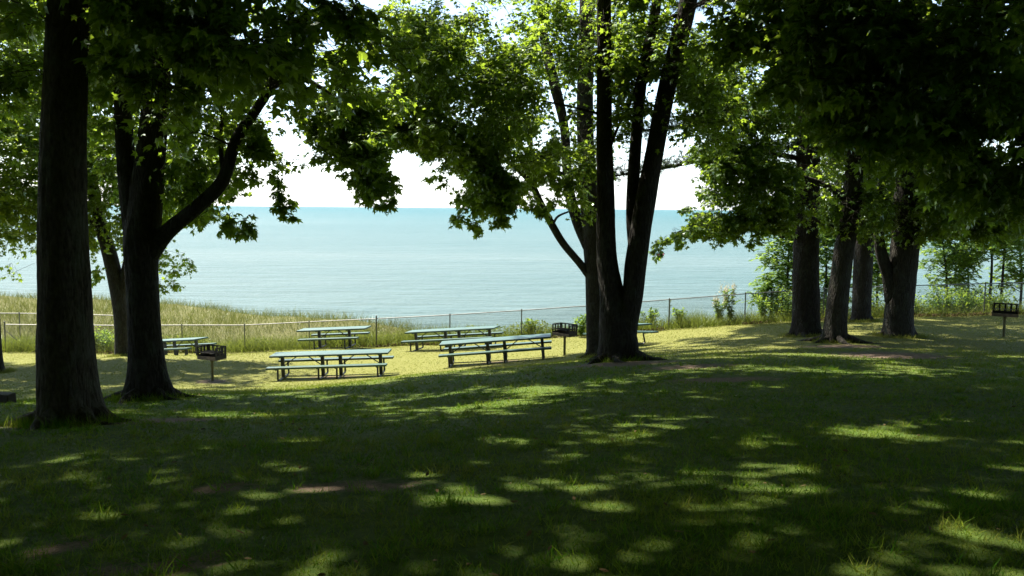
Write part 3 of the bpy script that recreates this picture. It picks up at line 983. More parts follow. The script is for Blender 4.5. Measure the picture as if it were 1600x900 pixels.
# H
b = gbase(1404, 525, 25.5); d = b[1]
tH = Tree('maple_tree', b - [0, 0, 0.1], 'wide grey trunk forking at fence height, rightmost of the right-hand group', TG, 'tree', BARK_G, MAPLE, 0.115)
tH.stem([[b[0], b[1], b[2] - .25, .46], [b[0], b[1], b[2] + .06, .44], P4(1405, 480, d, 42), P4(1410, 430, d, 42), P4(1414, 380, d, 42), P4(1418, 320, d, 42), P4(1424, 220, d, 36), P4(1432, 80, d, 30), P4(1440, -100, d, 24), P4(1450, -380, d, 12)], flare=0.28, n=40, per=12, furrow=.035)
tH.stem([P4(1396, 470, d, 26), P4(1388, 430, d, 20), P4(1376, 390, d, 17), P4(1372, 340, d, 15), P4(1378, 260, d, 13), P4(1380, 140, d, 10), P4(1384, -40, d, 6)], n=10)
tH.stem([P4(1422, 250, d, 16), P4(1480, 210, d - .6, 11), P4(1560, 190, d - 1.2, 7)], n=8)
tH.stem([P4(1420, 330, d, 12), P4(1466, 310, d + .4, 8), P4(1520, 318, d + .8, 5)], n=8)
# I: near right tree, trunk outside the frame
b = on_ground(1900, 640, 9.5); d = b[1]
tI = Tree('maple_tree', b - [0, 0, 0.1], 'dark overhanging maple boughs filling the upper right corner, trunk outside the picture', TG, 'tree', BARK, MAPLE, 0.125)
tI.stem([[b[0], b[1], b[2] - .25, .33], [b[0], b[1], b[2] + .1, .31], P4(1895, 400, d, 80), P4(1890, 150, d, 72), P4(1880, -100, d, 60), P4(1870, -500, d, 36)], flare=0.4, n=14)
tI.stem([P4(1890, 100, d, 40), P4(1780, 0, d + .2, 28), P4(1620, -20, d + .5, 18), P4(1460, 30, d + .9, 11), P4(1340, 50, d + 1.2, 7)], n=9)
tI.stem([P4(1888, 160, d, 26), P4(1760, 150, d + .5, 18), P4(1620, 180, d + 1, 9)], n=8)
tI.stem([P4(1880, -150, d, 36), P4(1700, -260, d - 1, 26), P4(1450, -300, d - 2, 14)], n=8)

# --- visible crowns
tA.sunny = tI.sunny = 0
tA.dense = 1.7
tB.dense = 1.6
tC.dense = tD.dense = 1.8
tL.dense = 1.6
tH.sunny = .3
tA.blob(240, 40, 9.5, 1.5, 1.4, 0.75, 34, 0.5)
tA.blob(430, 50, 9.2, 1.2, 1.2, 0.6, 24, 0.5)
tA.blob(20, 40, 10.5, 1.1, 1.4, 0.9, 20, 0.5)
tA.blob(230, 130, 10, .5, .5, .5, 6, 0.35)
tB.blob(290, 130, 15, 2.1, 1.8, 1.7, 60, 0.6)
tB.blob(320, 285, 15.3, 0.75, 1.2, 0.8, 20, 0.45)
tB.blob(500, 150, 14.0, 1.2, 1.2, .85, 34, 0.5)
tB.blob(555, 225, 13.6, .75, .8, .85, 26, 0.42)
tB.blob(575, 290, 13.5, .3, .4, .4, 8, 0.28, nlf=7)
tB.blob(432, 285, 14.0, .22, .3, .45, 7, 0.25, nlf=6, ntw=7)
tB.blob(410, 225, 14.0, .35, .4, .4, 8, 0.3, nlf=6)
tB.blob(365, 350, 14.2, .26, .3, .10, 5, 0.22, nlf=6, ntw=6)
tB.blob(110, 90, 15.5, 1.6, 1.5, 1.6, 30, 0.6)
tL.blob(40, 250, 29.5, 3.2, 2.4, 3.2, 110, 0.8, ntw=10)
tL.blob(190, 290, 29.8, 2.2, 1.6, 2.6, 70, 0.75)
tL.blob(270, 340, 30, 1.6, 1.6, 2.0, 50, 0.65)
tL.blob(90, 90, 30, 4.5, 2.4, 2.6, 70, 0.9)
tL.blob(330, 250, 30.5, 1.6, 1.6, 2.2, 34, 0.7)
tS.blob(-10, 240, 27, 2.2, 2.4, 3.0, 45, 0.8)
tC.blob(700, 150, 17.3, 1.8, 1.5, 1.8, 74, 0.55)
tC.blob(860, 120, 18.8, 1.7, 1.4, 2.1, 56, 0.6)
tC.blob(1010, 60, 18, 1.3, 1.4, 1.3, 28, 0.55)
tC.blob(760, 285, 17.8, .75, .8, .75, 24, 0.4)
tC.blob(660, 215, 17.4, .9, .9, .45, 22, 0.4)
tC.blob(1090, 120, 18, 1.0, 1.2, 1.5, 22, 0.55)
tD.blob(790, 240, 20.4, 1.5, 1.4, 1.4, 42, 0.5)
tD.blob(640, 90, 21, 1.7, 1.5, 1.6, 50, 0.6)
tD.blob(890, 260, 20.8, .8, .9, 1.1, 20, 0.45)
tD.blob(900, 40, 21, 2.2, 1.5, 1.8, 36, 0.65)
tD.blob(930, 345, 20.2, .6, .5, .3, 7, 0.32)
tF.blob(1150, 275, 22, 1.7, 1.4, 1.0, 60, 0.5)
tF.blob(1110, 352, 21.6, 1.5, .9, .38, 40, 0.36)
tF.blob(1195, 130, 22.3, 2.2, 1.8, 2.0, 80, 0.65)
tF.blob(1230, 330, 22.5, 1.0, 1.0, .55, 22, 0.42)
tF.blob(1330, 200, 23, 1.8, 1.6, 2.2, 54, 0.65)
tG.blob(1310, 230, 29.5, 2.6, 2, 2.8, 60, 0.75)
tG.blob(1420, 280, 30, 2.4, 2, 2.0, 50, 0.75)
tH.blob(1440, 180, 24.5, 3.0, 2, 2.8, 120, 0.7)
tH.blob(1470, 330, 24.8, 2.3, 1.4, .8, 56, 0.5)
tH.blob(1330, 330, 24.0, 1.2, 1.2, .7, 26, 0.5)
tH.blob(1580, 300, 24.5, 1.6, 1.4, 1.6, 40, 0.6)
tI.blob(1480, 110, 10.3, 1.5, 1.5, 0.95, 56, 0.5)
tI.blob(1310, 50, 10.8, 1.3, 1.2, 0.8, 40, 0.5)
tI.blob(1600, 220, 10.8, 0.8, 1.0, 0.9, 26, 0.5)

for x, y, r in ((398, 222, .2), (424, 248, .18), (438, 296, .14), (446, 316, .08), (412, 200, .2), (388, 262, .14), (370, 350, .12), (388, 356, .07), (600, 312, .10), (548, 98, .25), (585, 130, .22), (500, 132, .2),
                (470, 235, .14), (520, 250, .14), (375, 150, .25), (345, 110, .3)):
    tB.spray(x, y, 14.0, r)
for x, y, r in ((692, 262, .18), (722, 340, .12), (745, 350, .10), (775, 346, .14), (800, 322, .14), (848, 318, .14), (820, 215, .25), (690, 20, .3)):
    tC.spray(x, y, 17.6, r)
for x, y, r in ((955, 210, .25), (840, 240, .2)):
    tD.spray(x, y, 20.3, r)
for x, y, r in ((1098, 268, .14), (1072, 332, .14), (1034, 372, .14), (1026, 392, .08), (1120, 368, .14), (1180, 372, .12), (1150, 366, .12), (1225, 360, .12)):
    tF.spray(x, y, 21.7, r)
for x, y, r in ((60, 415, .3), (25, 408, .3), (280, 428, .22), (292, 414, .16), (262, 436, .2), (150, 430, .25)):
    tL.spray(x, y, 29.5, r)
tC.blob(985, 70, 18.4, .9, 1.0, 1.2, 16, 0.5)
tC.blob(1035, 120, 18.6, .7, .8, .9, 12, 0.42)
tC.blob(965, 190, 18.6, .5, .8, .8, 8, 0.4)
# pine needles
def pine_tufts(tree, n):
    sk = np.vstack([s[2:] for s in tree.sk[2:]])
    i = rng.integers(0, len(sk), n)
    p = sk[i, :3] + rng.normal(size=(n, 3)) * [.42, .42, .16] + [0, 0, 0.05]
    p = p[~is_open(p, 4)]
    q, bey = lit_ground(shade_point(p))
    p = p[~((q > .5) | bey) | (rng.random(len(p)) < 0.3)]
    m = 16
    c = np.repeat(p, m, 0)
    ax = unit(rng.normal(size=c.shape) + np.repeat(unit(rng.normal(size=p.shape) * [1, 1, .4] + [0, 0, .35]), m, 0) * 1.1)
    T = np.array([(-.035, 0, 0), (.035, 0, 0), (0, 1, -.08)])
    cards(tree.cr, c, ax, rng.normal(size=c.shape), rng.uniform(.11, .19, len(c)), T, np.array([[0, 1, 2]]))
    for a_, b_ in zip(p, sk[np.linalg.norm(p[:, None] - sk[None, :, :3], axis=2).argmin(1), :3]):
        tree.wood.tube([b_, 0.5 * (a_ + b_) + [0, 0, .03], a_], [.010, .007, .004], 3, cap=False)


pine_tufts(tE, 5200)

# --- the upper canopy that shades the lawn: leaf clusters high over it, above the frame
ALL = [tA, tB, tL, tC, tD, tF, tG, tH, tI]
SH = np.array([t.base[:2] for t in ALL])
want = []
N = 7800
gxr = rng.uniform(-21, 22, N * 2); gyr = rng.uniform(-9, 34, N * 2)
gpt = np.c_[gxr, gyr, ground_z(gxr, gyr)]
lit, bey = lit_ground(gpt, 3)
gpt = gpt[~((lit > .9) | bey)][:N]
# the ground nearest the viewpoint lies under the densest boughs
near = np.c_[rng.uniform(-13, 14, 5200), rng.uniform(-3, 16, 5200)]
near = np.c_[near, ground_z(near[:, 0], near[:, 1])]
near = near[lit_ground(near, 3)[0] < .3][:520]
gpt = np.vstack([gpt, near])
# high enough to stand above the picture's upper edge
h = rng.uniform(6.5, 9, len(gpt))
for _ in range(3):
    cl = gpt + SUN[None] * (h / SUN[2])[:, None]
    topz = CAMZ + 0.25 * np.maximum(cl[:, 1], 0) + 0.9
    h = np.maximum(h, topz - gpt[:, 2])
h = h + rng.uniform(0, 4.5, len(h))
cl = gpt + SUN[None] * (h / SUN[2])[:, None]
# gaps in the upper boughs that let the sun reach parts of the lower ones
if SUNNY:
    S_ = np.vstack(SUNNY)
    hit = np.zeros(len(cl), bool)
    for s_ in S_:
        v = cl - s_
        t_ = v @ SUN
        hit |= (t_ > .8) & (np.linalg.norm(v - t_[:, None] * SUN, axis=1) < .95)
    for px_, py_, d_ in ((1232, 400, 37), (1290, 400, 37.3), (1478, 400, 37.2), (1544, 360, 37), (1580, 380, 38), (1512, 430, 38), (1372, 430, 37.5), (1540, 430, 37.4), (1470, 450, 37.4)):
        v = cl - at(px_, py_, d_)
        t_ = v @ SUN
        hit |= (t_ > .5) & (np.linalg.norm(v - t_[:, None] * SUN, axis=1) < 2.0)
    cl = cl[~hit]
own = np.argmin(np.linalg.norm(cl[:, None, :2] - SH[None], axis=2), 1)
for k, t in enumerate(ALL):
    c = cl[own == k]
    if len(c):
        t.grow(c, rng.uniform(.7, 1.2, len(c)), 8, 6, size=0.24, mask=True, branch=False, shaft=0.97, T=(SIMPLE_T, SIMPLE_F))

# surface roots running out from the trunk feet
for t, nr, rl in ((tA, 7, .75), (tB, 7, .8), (tC, 8, .9), (tE, 7, .8), (tF, 7, 1.1), (tH, 6, .7), (tD, 5, .5), (tG, 5, .6)):
    r0 = t.sk[0][0, 3]
    for k in range(nr):
        a_ = k * 2 * math.pi / nr + random.uniform(-.3, .3)
        L = rl * random.uniform(.6, 1.25)
        pts = []
        for f in np.linspace(0, 1, 7):
            rr = r0 * .75 + f * L
            aa_ = a_ + .35 * math.sin(f * 2.2 + k) * f
            x, y = t.base[0] + math.cos(aa_) * rr, t.base[1] + math.sin(aa_) * rr
            z = ground_z(x, y)[0] + .16 * (1 - f) ** 3 - .05 * f + .012
            pts.append((x, y, z, (.085 * (1 - f) + .018) * (1 + .25 * math.sin(f * 9 + k))))
        pts = np.array(pts)
        t.wood.tube(pts[:, :3], pts[:, 3], 8)
for t in ALL + [tS, tE]:
    t.finish()

# unseen leaf mass added behind the viewpoint to block light from the sky
g = Geo()
n = 26000
ang = rng.uniform(R(150), R(390), n)
rad_ = rng.uniform(12, 22, n)
p = np.c_[np.cos(ang) * rad_ * 1.15, np.sin(ang) * rad_ - 1, np.zeros(n)]
p = p[(p[:, 1] < 6)]
p[:, 2] = ground_z(p[:, 0], p[:, 1]) + rng.uniform(0.0, 1, len(p)) ** 0.8 * 16
cards(g, p, rng.normal(size=p.shape), rng.normal(size=p.shape), rng.uniform(.5, 1.0, len(p)), SIMPLE_T, SIMPLE_F)
tag(g.build('woodland_blocker', MAPLE), 'unseen dense leaf mass added behind the viewpoint to block sky light', 'woodland_blocker', kind='stuff')


# ------------------------------------------------------------------ saplings beyond the fence on the right
def sapling(px, pyb, pyt, d, wid, label, lean=0, n=2200, name='locust_sapling', leaf=LOCUST, lo=0.3):
    top = at(px + lean, pyt, d)
    x, y = at(px, pyb, d)[:2]
    z = ground_z(x, y)[0]
    root = empty(name, (x, y, z - 0.05))
    tag(root, label, 'tree', 'young trees beyond the fence')
    H = top[2] - z
    wd, cr = Geo(), Geo()
    o = np.array([x, y, z - 0.05])
    st = spline([[0, 0, 0, .07], [random.uniform(-.1, .1), 0, H * .4, .05], [(top[0] - x) * .6, 0, H * .75, .03], [top[0] - x, 0, H, .008]], 5)
    wd.tube(st[:, :3], st[:, 3], 7)
    tips = []
    for k in range(int(14 + wid * 16)):
        f = random.uniform(lo, 0.98)
        b_ = np.array([np.interp(f, np.linspace(0, 1, len(st)), st[:, i]) for i in range(3)])
        a_ = random.uniform(0, 6.28)
        L = wid * random.uniform(.45, 1) * (1.15 - f * .6)
        e = b_ + np.array([math.cos(a_) * L, math.sin(a_) * L, random.uniform(-.05, .45) * L])
        m = .5 * (b_ + e) + [0, 0, .12 * L]
        wd.tube([b_, m, e], [.018, .012, .005], 4, cap=False)
        for t in np.linspace(.3, 1, 5):
            tips.append((1 - t) ** 2 * b_ + 2 * t * (1 - t) * m + t * t * e)
    tips = np.array(tips)
    # compound leaves: leaflets in two rows along a drooping stalk
    c = tips[rng.integers(0, len(tips), n // 9)] + rng.normal(size=(n // 9, 3)) * .2
    dr = unit(rng.normal(size=c.shape) * [1, 1, .35] + [0, 0, -.15])
    L = rng.uniform(.2, .34, len(c))
    k = 9
    t = np.tile(np.linspace(.15, 1, k), len(c))
    dd = np.repeat(dr, k, 0)
    sd_ = unit(np.cross(dd, [0, 0, 1.0])) * np.tile([1, -1] * 4 + [1], len(c))[:, None]
    pos = np.repeat(c, k, 0) + dd * (t * np.repeat(L, k))[:, None] + np.c_[np.zeros((len(t), 2)), -.07 * t * t]
    cards(cr, pos, unit(sd_ + dd * .5 + [0, 0, -.1]), np.array([0, 0, 1.0]) + rng.normal(size=pos.shape) * .35, rng.uniform(.12, .2, len(pos)), OVAL_T, OVAL_F)
    wd.build('trunk', BARK_G, root, smooth=True)
    cr.build('crown', leaf, root)
    return root


sapling(1232, 492, 350, 37.0, 1.7, 'bright young locust sapling left of the stout pine trunk', n=8000, lo=.08)
sapling(1290, 490, 335, 37.5, 1.6, 'bright young locust sapling seen between the pine and the grey leaning trunk', n=8000, lo=.08)
sapling(1205, 492, 430, 36.3, 0.9, 'low leafy sapling against the fence left of the pine, in sun', n=2200, lo=.15)
sapling(1372, 490, 370, 37.5, 1.3, 'sunlit sapling glimpsed between the two darkest right-hand trunks', n=4200)
sapling(1478, 495, 340, 37.2, 1.5, 'small feathery sapling just right of the widest trunk', lean=-10, n=5600, lo=.25)
sapling(1544, 497, 280, 37.0, 2.0, 'tall slim sapling with a feathery bright crown near the right edge', n=8500, lo=.36)
sapling(1562, 498, 300, 37.6, 1.7, 'thin sapling with bare lower stem standing beside the tallest one', lean=14, n=5000, lo=.42)
sapling(1592, 497, 330, 38.2, 1.6, 'sapling cut by the right edge above the charcoal grill', n=5000, lo=.25)
sapling(1512, 495, 390, 38.0, 1.3, 'low dim sapling in the gap behind the fence', n=5200, lo=.12)


# ------------------------------------------------------------------ chain link fence
def fence(root, top, base, label_post=None, mesh_step=0.062, thick=0.0027, rail_r=0.019, skip=None):
    n = len(top)
    o = np.array(root.location)
    for i in range(n):
        g = Geo()
        r = 0.030 if i in (0, 6) else 0.024
        g.bar(base[i] - [0, 0, .25] - o, top[i] + [0, 0, .03 + (0.08 if i in (0, 6) else 0)] - o, r, 8)
        tp = top[i] + [0, 0, .03 + (0.08 if i in (0, 6) else 0)] - o
        g.tube([tp, tp + [0, 0, .02], tp + [0, 0, .045]], [r * 1.25, r * 1.1, .004], 8)
        g.build('post', GALVD, root, smooth=False)
    g = Geo()
    for i in range(n - 1):
        g.bar(top[i] - o, top[i + 1] - o, rail_r, 8)
    g.build('top_rail', GALV, root)
    m = Geo()
    L = 0.0
    for i in range(n - 1):
        a0, a1, b0, b1 = base[i] + [0, 0, .04], base[i + 1] + [0, 0, .04], top[i], top[i + 1]
        ln = np.linalg.norm(a1 - a0)
        k = int(ln / mesh_step)
        hn = FH / mesh_step
        for sgn in (1, -1):
            for j in range(-int(hn) - 1, k + 1):
                u0, u1 = j / k, (j + hn) / k
                v0, v1 = 0.0, 1.0
                if u0 < 0: v0 = -u0 / (u1 - u0); u0 = 0
                if u1 > 1: v1 = v0 + (1 - u0) / (hn / k); u1 = 1
                if v1 - v0 < 0.02: continue
                if sgn < 0: v0, v1 = 1 - v0, 1 - v1
                p0 = (a0 + (a1 - a0) * u0) * (1 - v0) + (b0 + (b1 - b0) * u0) * v0
                p1 = (a0 + (a1 - a0) * u1) * (1 - v1) + (b0 + (b1 - b0) * u1) * v1
                off = np.array([0, -0.028 - 0.003 * sgn, 0])
                m.tube([p0 + off - o, p1 + off - o], [thick, thick], 3, cap=False)
    m.build('chain_link_mesh', GALV, root)


fr = empty('chain_link_fence', FBASE[0])
tag(fr, 'long chain link fence with a pale top rail running behind the picnic tables', 'fence')
fence(fr, FTOP, FBASE)
g = Geo()
g.bar(FTOP[0] - [0, 0, .25] - FBASE[0], FBASE[0] + np.array([0.55, 0, .55]) - FBASE[0], .016, 6)
g.build('brace', GALVD, fr)

F2 = [(-60, 489, 43.5), (30, 489.5, 43.5), (120, 491, 43.4), (180, 493, 43.2), (215, 498, 42.9)]
T2p = np.array([at(*p) for p in F2])
B2 = T2p - [0, 0, FH]
f2 = empty('chain_link_fence', B2[0])
tag(f2, 'short second chain link fence farther out in the dune grass at the left', 'fence')
fence(f2, T2p, B2, mesh_step=.075)


# ------------------------------------------------------------------ picnic tables
def make_table(kind):
    root = empty('picnic_table')
    if kind == 'long':
        legs = [-1.53, -0.28, 0.28, 1.53]; LT, LB = 3.66, 3.66
        bays = [(-1.53, -.28), (.28, 1.53)]
    else:
        legs = [-0.62, 0.62]; LT, LB = 2.80, 2.40
        bays = [(-.62, .62)]
    g = Geo()
    wv = 0.245
    for j in range(3):
        g.box((0, (j - 1) * (wv + .008), .745), (LT, wv, .056))
    for x in legs:
        g.box((x, 0, .715), (.06, .68, .018))
    g.build('tabletop', PLANK, root, bevel=.006)
    for s in (-1, 1):
        g = Geo()
        g.box((0, s * .66, .447), (LB, .255, .062))
        g.build('seat', PLANK, root, bevel=.006)
    for x in legs:
        g = Geo()
        r = .030
        # one bent tube: seat bracket, down, along the ground, up to the other seat
        pts = [(x, -.76, .415), (x, -.60, .412), (x, -.565, .36), (x, -.60, .12), (x, -.56, .045), (x, -.44, .032), (x, .44, .032), (x, .56, .045), (x, .60, .12), (x, .565, .36), (x, .60, .412), (x, .76, .415)]
        g.tube(spline(pts, 4), np.full(4 * (len(pts) - 1) + 1, r), 8)
        g.box((x, 0, .37), (.10, .09, .66))
        g.box((x, 0, .695), (.05, .60, .022))
        g.build('leg', STEEL, root)
    for a_, b_ in bays:
        mid = .5 * (a_ + b_)
        for s, e in ((-1, a_), (1, b_)):
            g = Geo()
            g.bar((mid + s * .12, 0, .715), (e - s * .05, 0, .40), .017, 6)
            g.build('brace', STEEL, root)
    return root


def copy_tree(o, parent=None):
    c = o.copy()
    COL.objects.link(c)
    c.parent = parent
    for ch in o.children:
        copy_tree(ch, c)
    return c


long_p, short_p = make_table('long'), make_table('short')
used = set()
PG = 'green picnic tables on the lawn'
for kind, l, r, label in (
        ('long', (442, 590, 26.2), (597, 585.5, 26.15), 'long green picnic table nearest the viewer, second from the left, fully in sun'),
        ('long', (705, 571, 27.95), (850, 561, 27.8), 'long green picnic table just left of the charcoal grill by the forked maple'),
        ('long', (652, 547, 33.0), (767, 541, 32.1), 'long green picnic table by the fence, partly hidden behind a nearer one'),
        ('long', (221, 557, 35.4), (316, 557, 33.8), 'long green picnic table at the left, half hidden by a trunk and a grill'),
        ('short', (500, 544, 33.2), (548, 541.5, 33.0), 'short green picnic table against the fence with wide overhanging ends'),
        ('short', (952, 538, 30.6), (988, 540, 29.4), 'green picnic table mostly hidden behind the forked maple')):
    p = long_p if kind == 'long' else short_p
    t = p if p.name not in used else copy_tree(p)
    used.add(p.name)
    a_, b_ = at(*l), at(*r)
    for q in (a_, b_):
        q[2] = ground_z(q[0], q[1])[0]
    m = .5 * (a_ + b_)
    v = b_ - a_
    t.location = [float(c) for c in m + np.array([0, 0, .0])]
    t.rotation_euler = (0, -math.atan2(v[2], math.hypot(v[0], v[1])), math.atan2(v[1], v[0]))
    tag(t, label, 'picnic table', PG)


# ------------------------------------------------------------------ charcoal grills
def make_grill():
    root = empty('charcoal_grill')
    W, D, Hh = .72, .46, .38
    z0 = .68
    g = Geo()
    t = .012
    g.box((0, 0, z0), (W, D, t), mat=1)
    yb = D / 2 - t / 2
    g.box((0, yb, z0 + .07), (W - 2 * t - .004, t, .13))
    g.box((0, yb, z0 + Hh - .02), (W - 2 * t - .004, t, .04))
    for x in (-W / 2 + .05, -.16, 0, .16, W / 2 - .05):
        g.box((x, yb, z0 + .25), (.055, t, .232))
    # side plates cut with slots that carry the grate
    for s in (-1, 1):
        x = s * (W / 2 - t / 2)
        g.box((x, 0, z0 + .07), (t, D, .13))
        g.box((x, 0, z0 + Hh - .02), (t, D, .04))
        for y in (-D / 2 + .03, -.06, .07, D / 2 - .03):
            g.box((x, y, z0 + .25), (t, .055, .232))
        for y in (-.13, .02, .135):
            for k in range(3):
                g.box((x, y, z0 + .17 + k * .075), (t, .05, .014))
    g.box((0, -D / 2 + t / 2, z0 + .05), (W - 2 * t - .004, t, .09), mat=1)
    g.build('firebox', [IRON, RUST], root)
    g = Geo()
    zg = z0 + .21
    for k in range(15):
        x = -W / 2 + .05 + k * (W - .1) / 14
        g.bar((x, -D / 2 + .02, zg), (x, D / 2 - .04, zg), .007, 5)
    for y in (-D / 2 + .02, D / 2 - .04):
        g.bar((-W / 2 + .02, y, zg - .012), (W / 2 - .02, y, zg - .012), .008, 5)
    gr = g.build('grate', IRON, root)
    for s in (-1, 1):
        h_ = Geo()
        h_.tube([(s * (W / 2 - .06), -D / 2 + .02, zg), (s * (W / 2 - .06), -D / 2 - .12, zg), (s * (W / 2 - .06), -D / 2 - .16, zg + .02)], [.009, .013, .012], 6)
        h_.build('handle', IRON, gr)
    g = Geo()
    g.tube([(0, 0, -.1), (0, 0, z0 - .03)], [.043, .043], 10)
    g.tube([(0, 0, z0 - .10), (0, 0, z0 - .008)], [.055, .055], 10)
    g.build('post', POSTM, root)
    return root


gp = make_grill()
GR = [((332, 595, 25.4), R(-24), 'black charcoal grill on a post in the shade, nearest the left trunks'),
      ((882, 555, 28.0), R(-42), 'open rusty charcoal grill on a post beside the long table by the forked maple'),
      ((1568, 527, 26.5), R(-30), 'dark charcoal grill on a grey post in deep shade at the right edge')]
for k, (p, rz, label) in enumerate(GR):
    t = gp if k == 0 else copy_tree(gp)
    q = on_ground(*p)
    t.location = [float(c) for c in q]
    t.rotation_euler = (0, 0, rz)
    tag(t, label, 'grill', 'charcoal grills on posts')

# ------------------------------------------------------------------ squared timber at the left edge
q = on_ground(-4, 626, 13.5)
g = Geo()
g.box((0, 0, .09), (.62, .2, .2))
o = g.build('timber', WOODM, bevel=.015)
o.location = [float(c) for c in q]
o.rotation_euler = (R(2), 0, R(-12))
tag(o, 'dark squared timber lying on the grass at the left edge', 'timber')

# ------------------------------------------------------------------ small boat far out on the lake
ang_ = at(1031, 399, 1.0) - CPOS
bp = CPOS + ang_ * ((WATER_Z - CAMZ) / ang_[2])
root = empty('boat', bp, (0, 0, R(12)))
tag(root, 'tiny red boat with one rider out on the turquoise water', 'boat')
g = Geo()
xs_ = np.linspace(-1.3, 1.5, 13)
prof = []
for x in xs_:
    hw = .42 * max(0.02, 1 - abs((x - .05) / 1.45) ** 2.4)
    zt = .30 + .22 * max(0, (x - .3) / 1.2) ** 2
    prof.append([(x, -hw, zt), (x, -hw * .8, .05), (x, 0, -.12), (x, hw * .8, .05), (x, hw, zt), (x, hw * .5, zt + .06), (x, -hw * .5, zt + .06)])
V = np.array(prof).reshape(-1, 3)
f = []
for i in range(12):
    for j in range(7):
        f.append([i * 7 + j, i * 7 + (j + 1) % 7, (i + 1) * 7 + (j + 1) % 7, (i + 1) * 7 + j])
g.add(V, f4=f)
g.build('hull', REDP, root, smooth=True)
g = Geo()
g.tube([(-.35, -.3, .40), (-.35, .3, .40)], [.04, .04], 6)
g.build('seat', DARK, root)
pe = Geo()
pe.tube(spline([(-.4, 0, .38), (-.38, 0, .6), (-.30, 0, .86), (-.26, 0, .97), (-.24, 0, 1.05), (-.23, 0, 1.18), (-.23, 0, 1.27)], 3),
        spline([[.15], [.15], [.17], [.07], [.08], [.10], [.03]], 3)[:, 0], 8)
for s in (-1, 1):
    pe.tube([(-.30, s * .15, .85), (-.12, s * .26, .66), (.12, s * .2, .70)], [.055, .045, .035], 6)
    pe.tube([(-.38, s * .09, .42), (.05, s * .14, .56), (.35, s * .12, .40)], [.085, .07, .05], 6)
po = pe.build('person', DARK, None, smooth=True)
po.location = [float(c) for c in bp]
po.rotation_euler = (0, 0, R(12))
tag(po, 'tiny dark rider seated in the red boat on the lake', 'person')

# ------------------------------------------------------------------ blue beach umbrella past the dune crest
q = at(131, 470, 57)
root = empty('beach_umbrella', (q[0], q[1], ground_z(q[0], q[1])[0]))
tag(root, 'small blue beach umbrella just past the dune crest, right of the thick trunk', 'umbrella')
topz = at(131, 460, 57)[2] - root.location.z
g = Geo()
for k in range(8):
    a0, a1 = k * math.pi / 4, (k + 1) * math.pi / 4
    g.add([(0, 0, topz), (.3 * math.cos(a0), .3 * math.sin(a0), topz - .08), (.3 * math.cos(a1), .3 * math.sin(a1), topz - .08), (.55 * math.cos(a0), .55 * math.sin(a0), topz - .24), (.55 * math.cos(a1), .55 * math.sin(a1), topz - .24)],
          f3=[[0, 1, 2]], f4=[[1, 3, 4, 2]])
g.build('canopy', BLUEP, root)
g = Geo()
g.bar((0, 0, -.2), (0, 0, topz + .05), .02, 6)
g.build('pole', GALV, root)


# ------------------------------------------------------------------ grass
BLADE_T = np.array([(-.5, 0, 0), (.5, 0, 0), (-.36, .45, .06), (.36, .45, .06), (0, 1, .30)])
BLADE_F = np.array([(0, 1, 3), (0, 3, 2), (2, 3, 4)])


def blades(geo, pos, hgt, wid, lean=0.45, droop=1.0):
    n = len(pos)
    if not n: return
    ax = unit(np.array([0, 0, 1.0]) + rng.normal(size=(n, 3)) * [lean, lean, 0])
    nm = unit(rng.normal(size=(n, 3)) * [1, 1, .1])
    a_ = ax
    nrm = unit(nm - a_ * np.sum(nm * a_, 1, keepdims=True))
    x = np.cross(a_, nrm)
    T = BLADE_T
    V = pos[:, None] + wid[:, None, None] * T[None, :, 0:1] * x[:, None] + hgt[:, None, None] * (T[None, :, 1:2] * a_[:, None] + droop * T[None, :, 2:3] * nrm[:, None])
    f = BLADE_F[None] + (np.arange(n) * 5)[:, None, None]
    geo.add(V.reshape(-1, 3), f3=f.reshape(-1, 3))


g = Geo()
for y0, y1, dens, hh, ww in ((2.6, 5, 2600, .045, .0042), (5, 8, 1300, .048, .0055), (8, 13, 520, .05, .008), (13, 21, 210, .052, .013), (21, 38.6, 150, .045, .014)):
    half = lambda y: y * 0.66 + 1.6
    area = (y1 - y0) * 2 * half(.5 * (y0 + y1))
    n = int(area * dens)
    y = rng.uniform(y0, y1, n * 2)
    x = rng.uniform(-1, 1, n * 2) * half(y1)
    k = (np.abs(x) < half(y)) & (y < fence_y(x) - 0.1)
    x, y = x[k][:n], y[k][:n]
    s = soil(x, y) + (vnoise(x * 3, y * 3, 21) - .5) * .9
    clump = vnoise(x * 2.2, y * 2.2, 14) * .6 + vnoise(x * 9, y * 9, 15) * .4
    k = (s < .45) & (rng.random(len(x)) < .35 + clump)
    x, y, clump = x[k], y[k], clump[k]
    z = ground_z(x, y) - .004
    blades(g, np.c_[x, y, z], hh * (.5 + .9 * clump) * rng.uniform(.5, 1.35, len(x)), ww * rng.uniform(.7, 1.3, len(x)), .6 if y1 < 10 else 1.0)
for t_ in (tA, tB, tC, tD, tE, tF, tG, tH, tL, tS):
    d_ = t_.base[1]
    n = int(1500 if d_ < 16 else 900)
    a_ = rng.uniform(0, 2 * math.pi, n)
    r0 = t_.sk[0][0, 3] * 1.25
    rr = r0 + np.abs(rng.normal(0, .13, n))
    x = t_.base[0] + np.cos(a_) * rr; y = t_.base[1] + np.sin(a_) * rr
    blades(g, np.c_[x, y, ground_z(x, y) - .01], .11 * rng.uniform(.5, 1.6, n), (.005 + d_ * .0004) * rng.uniform(.7, 1.3, n), .5)
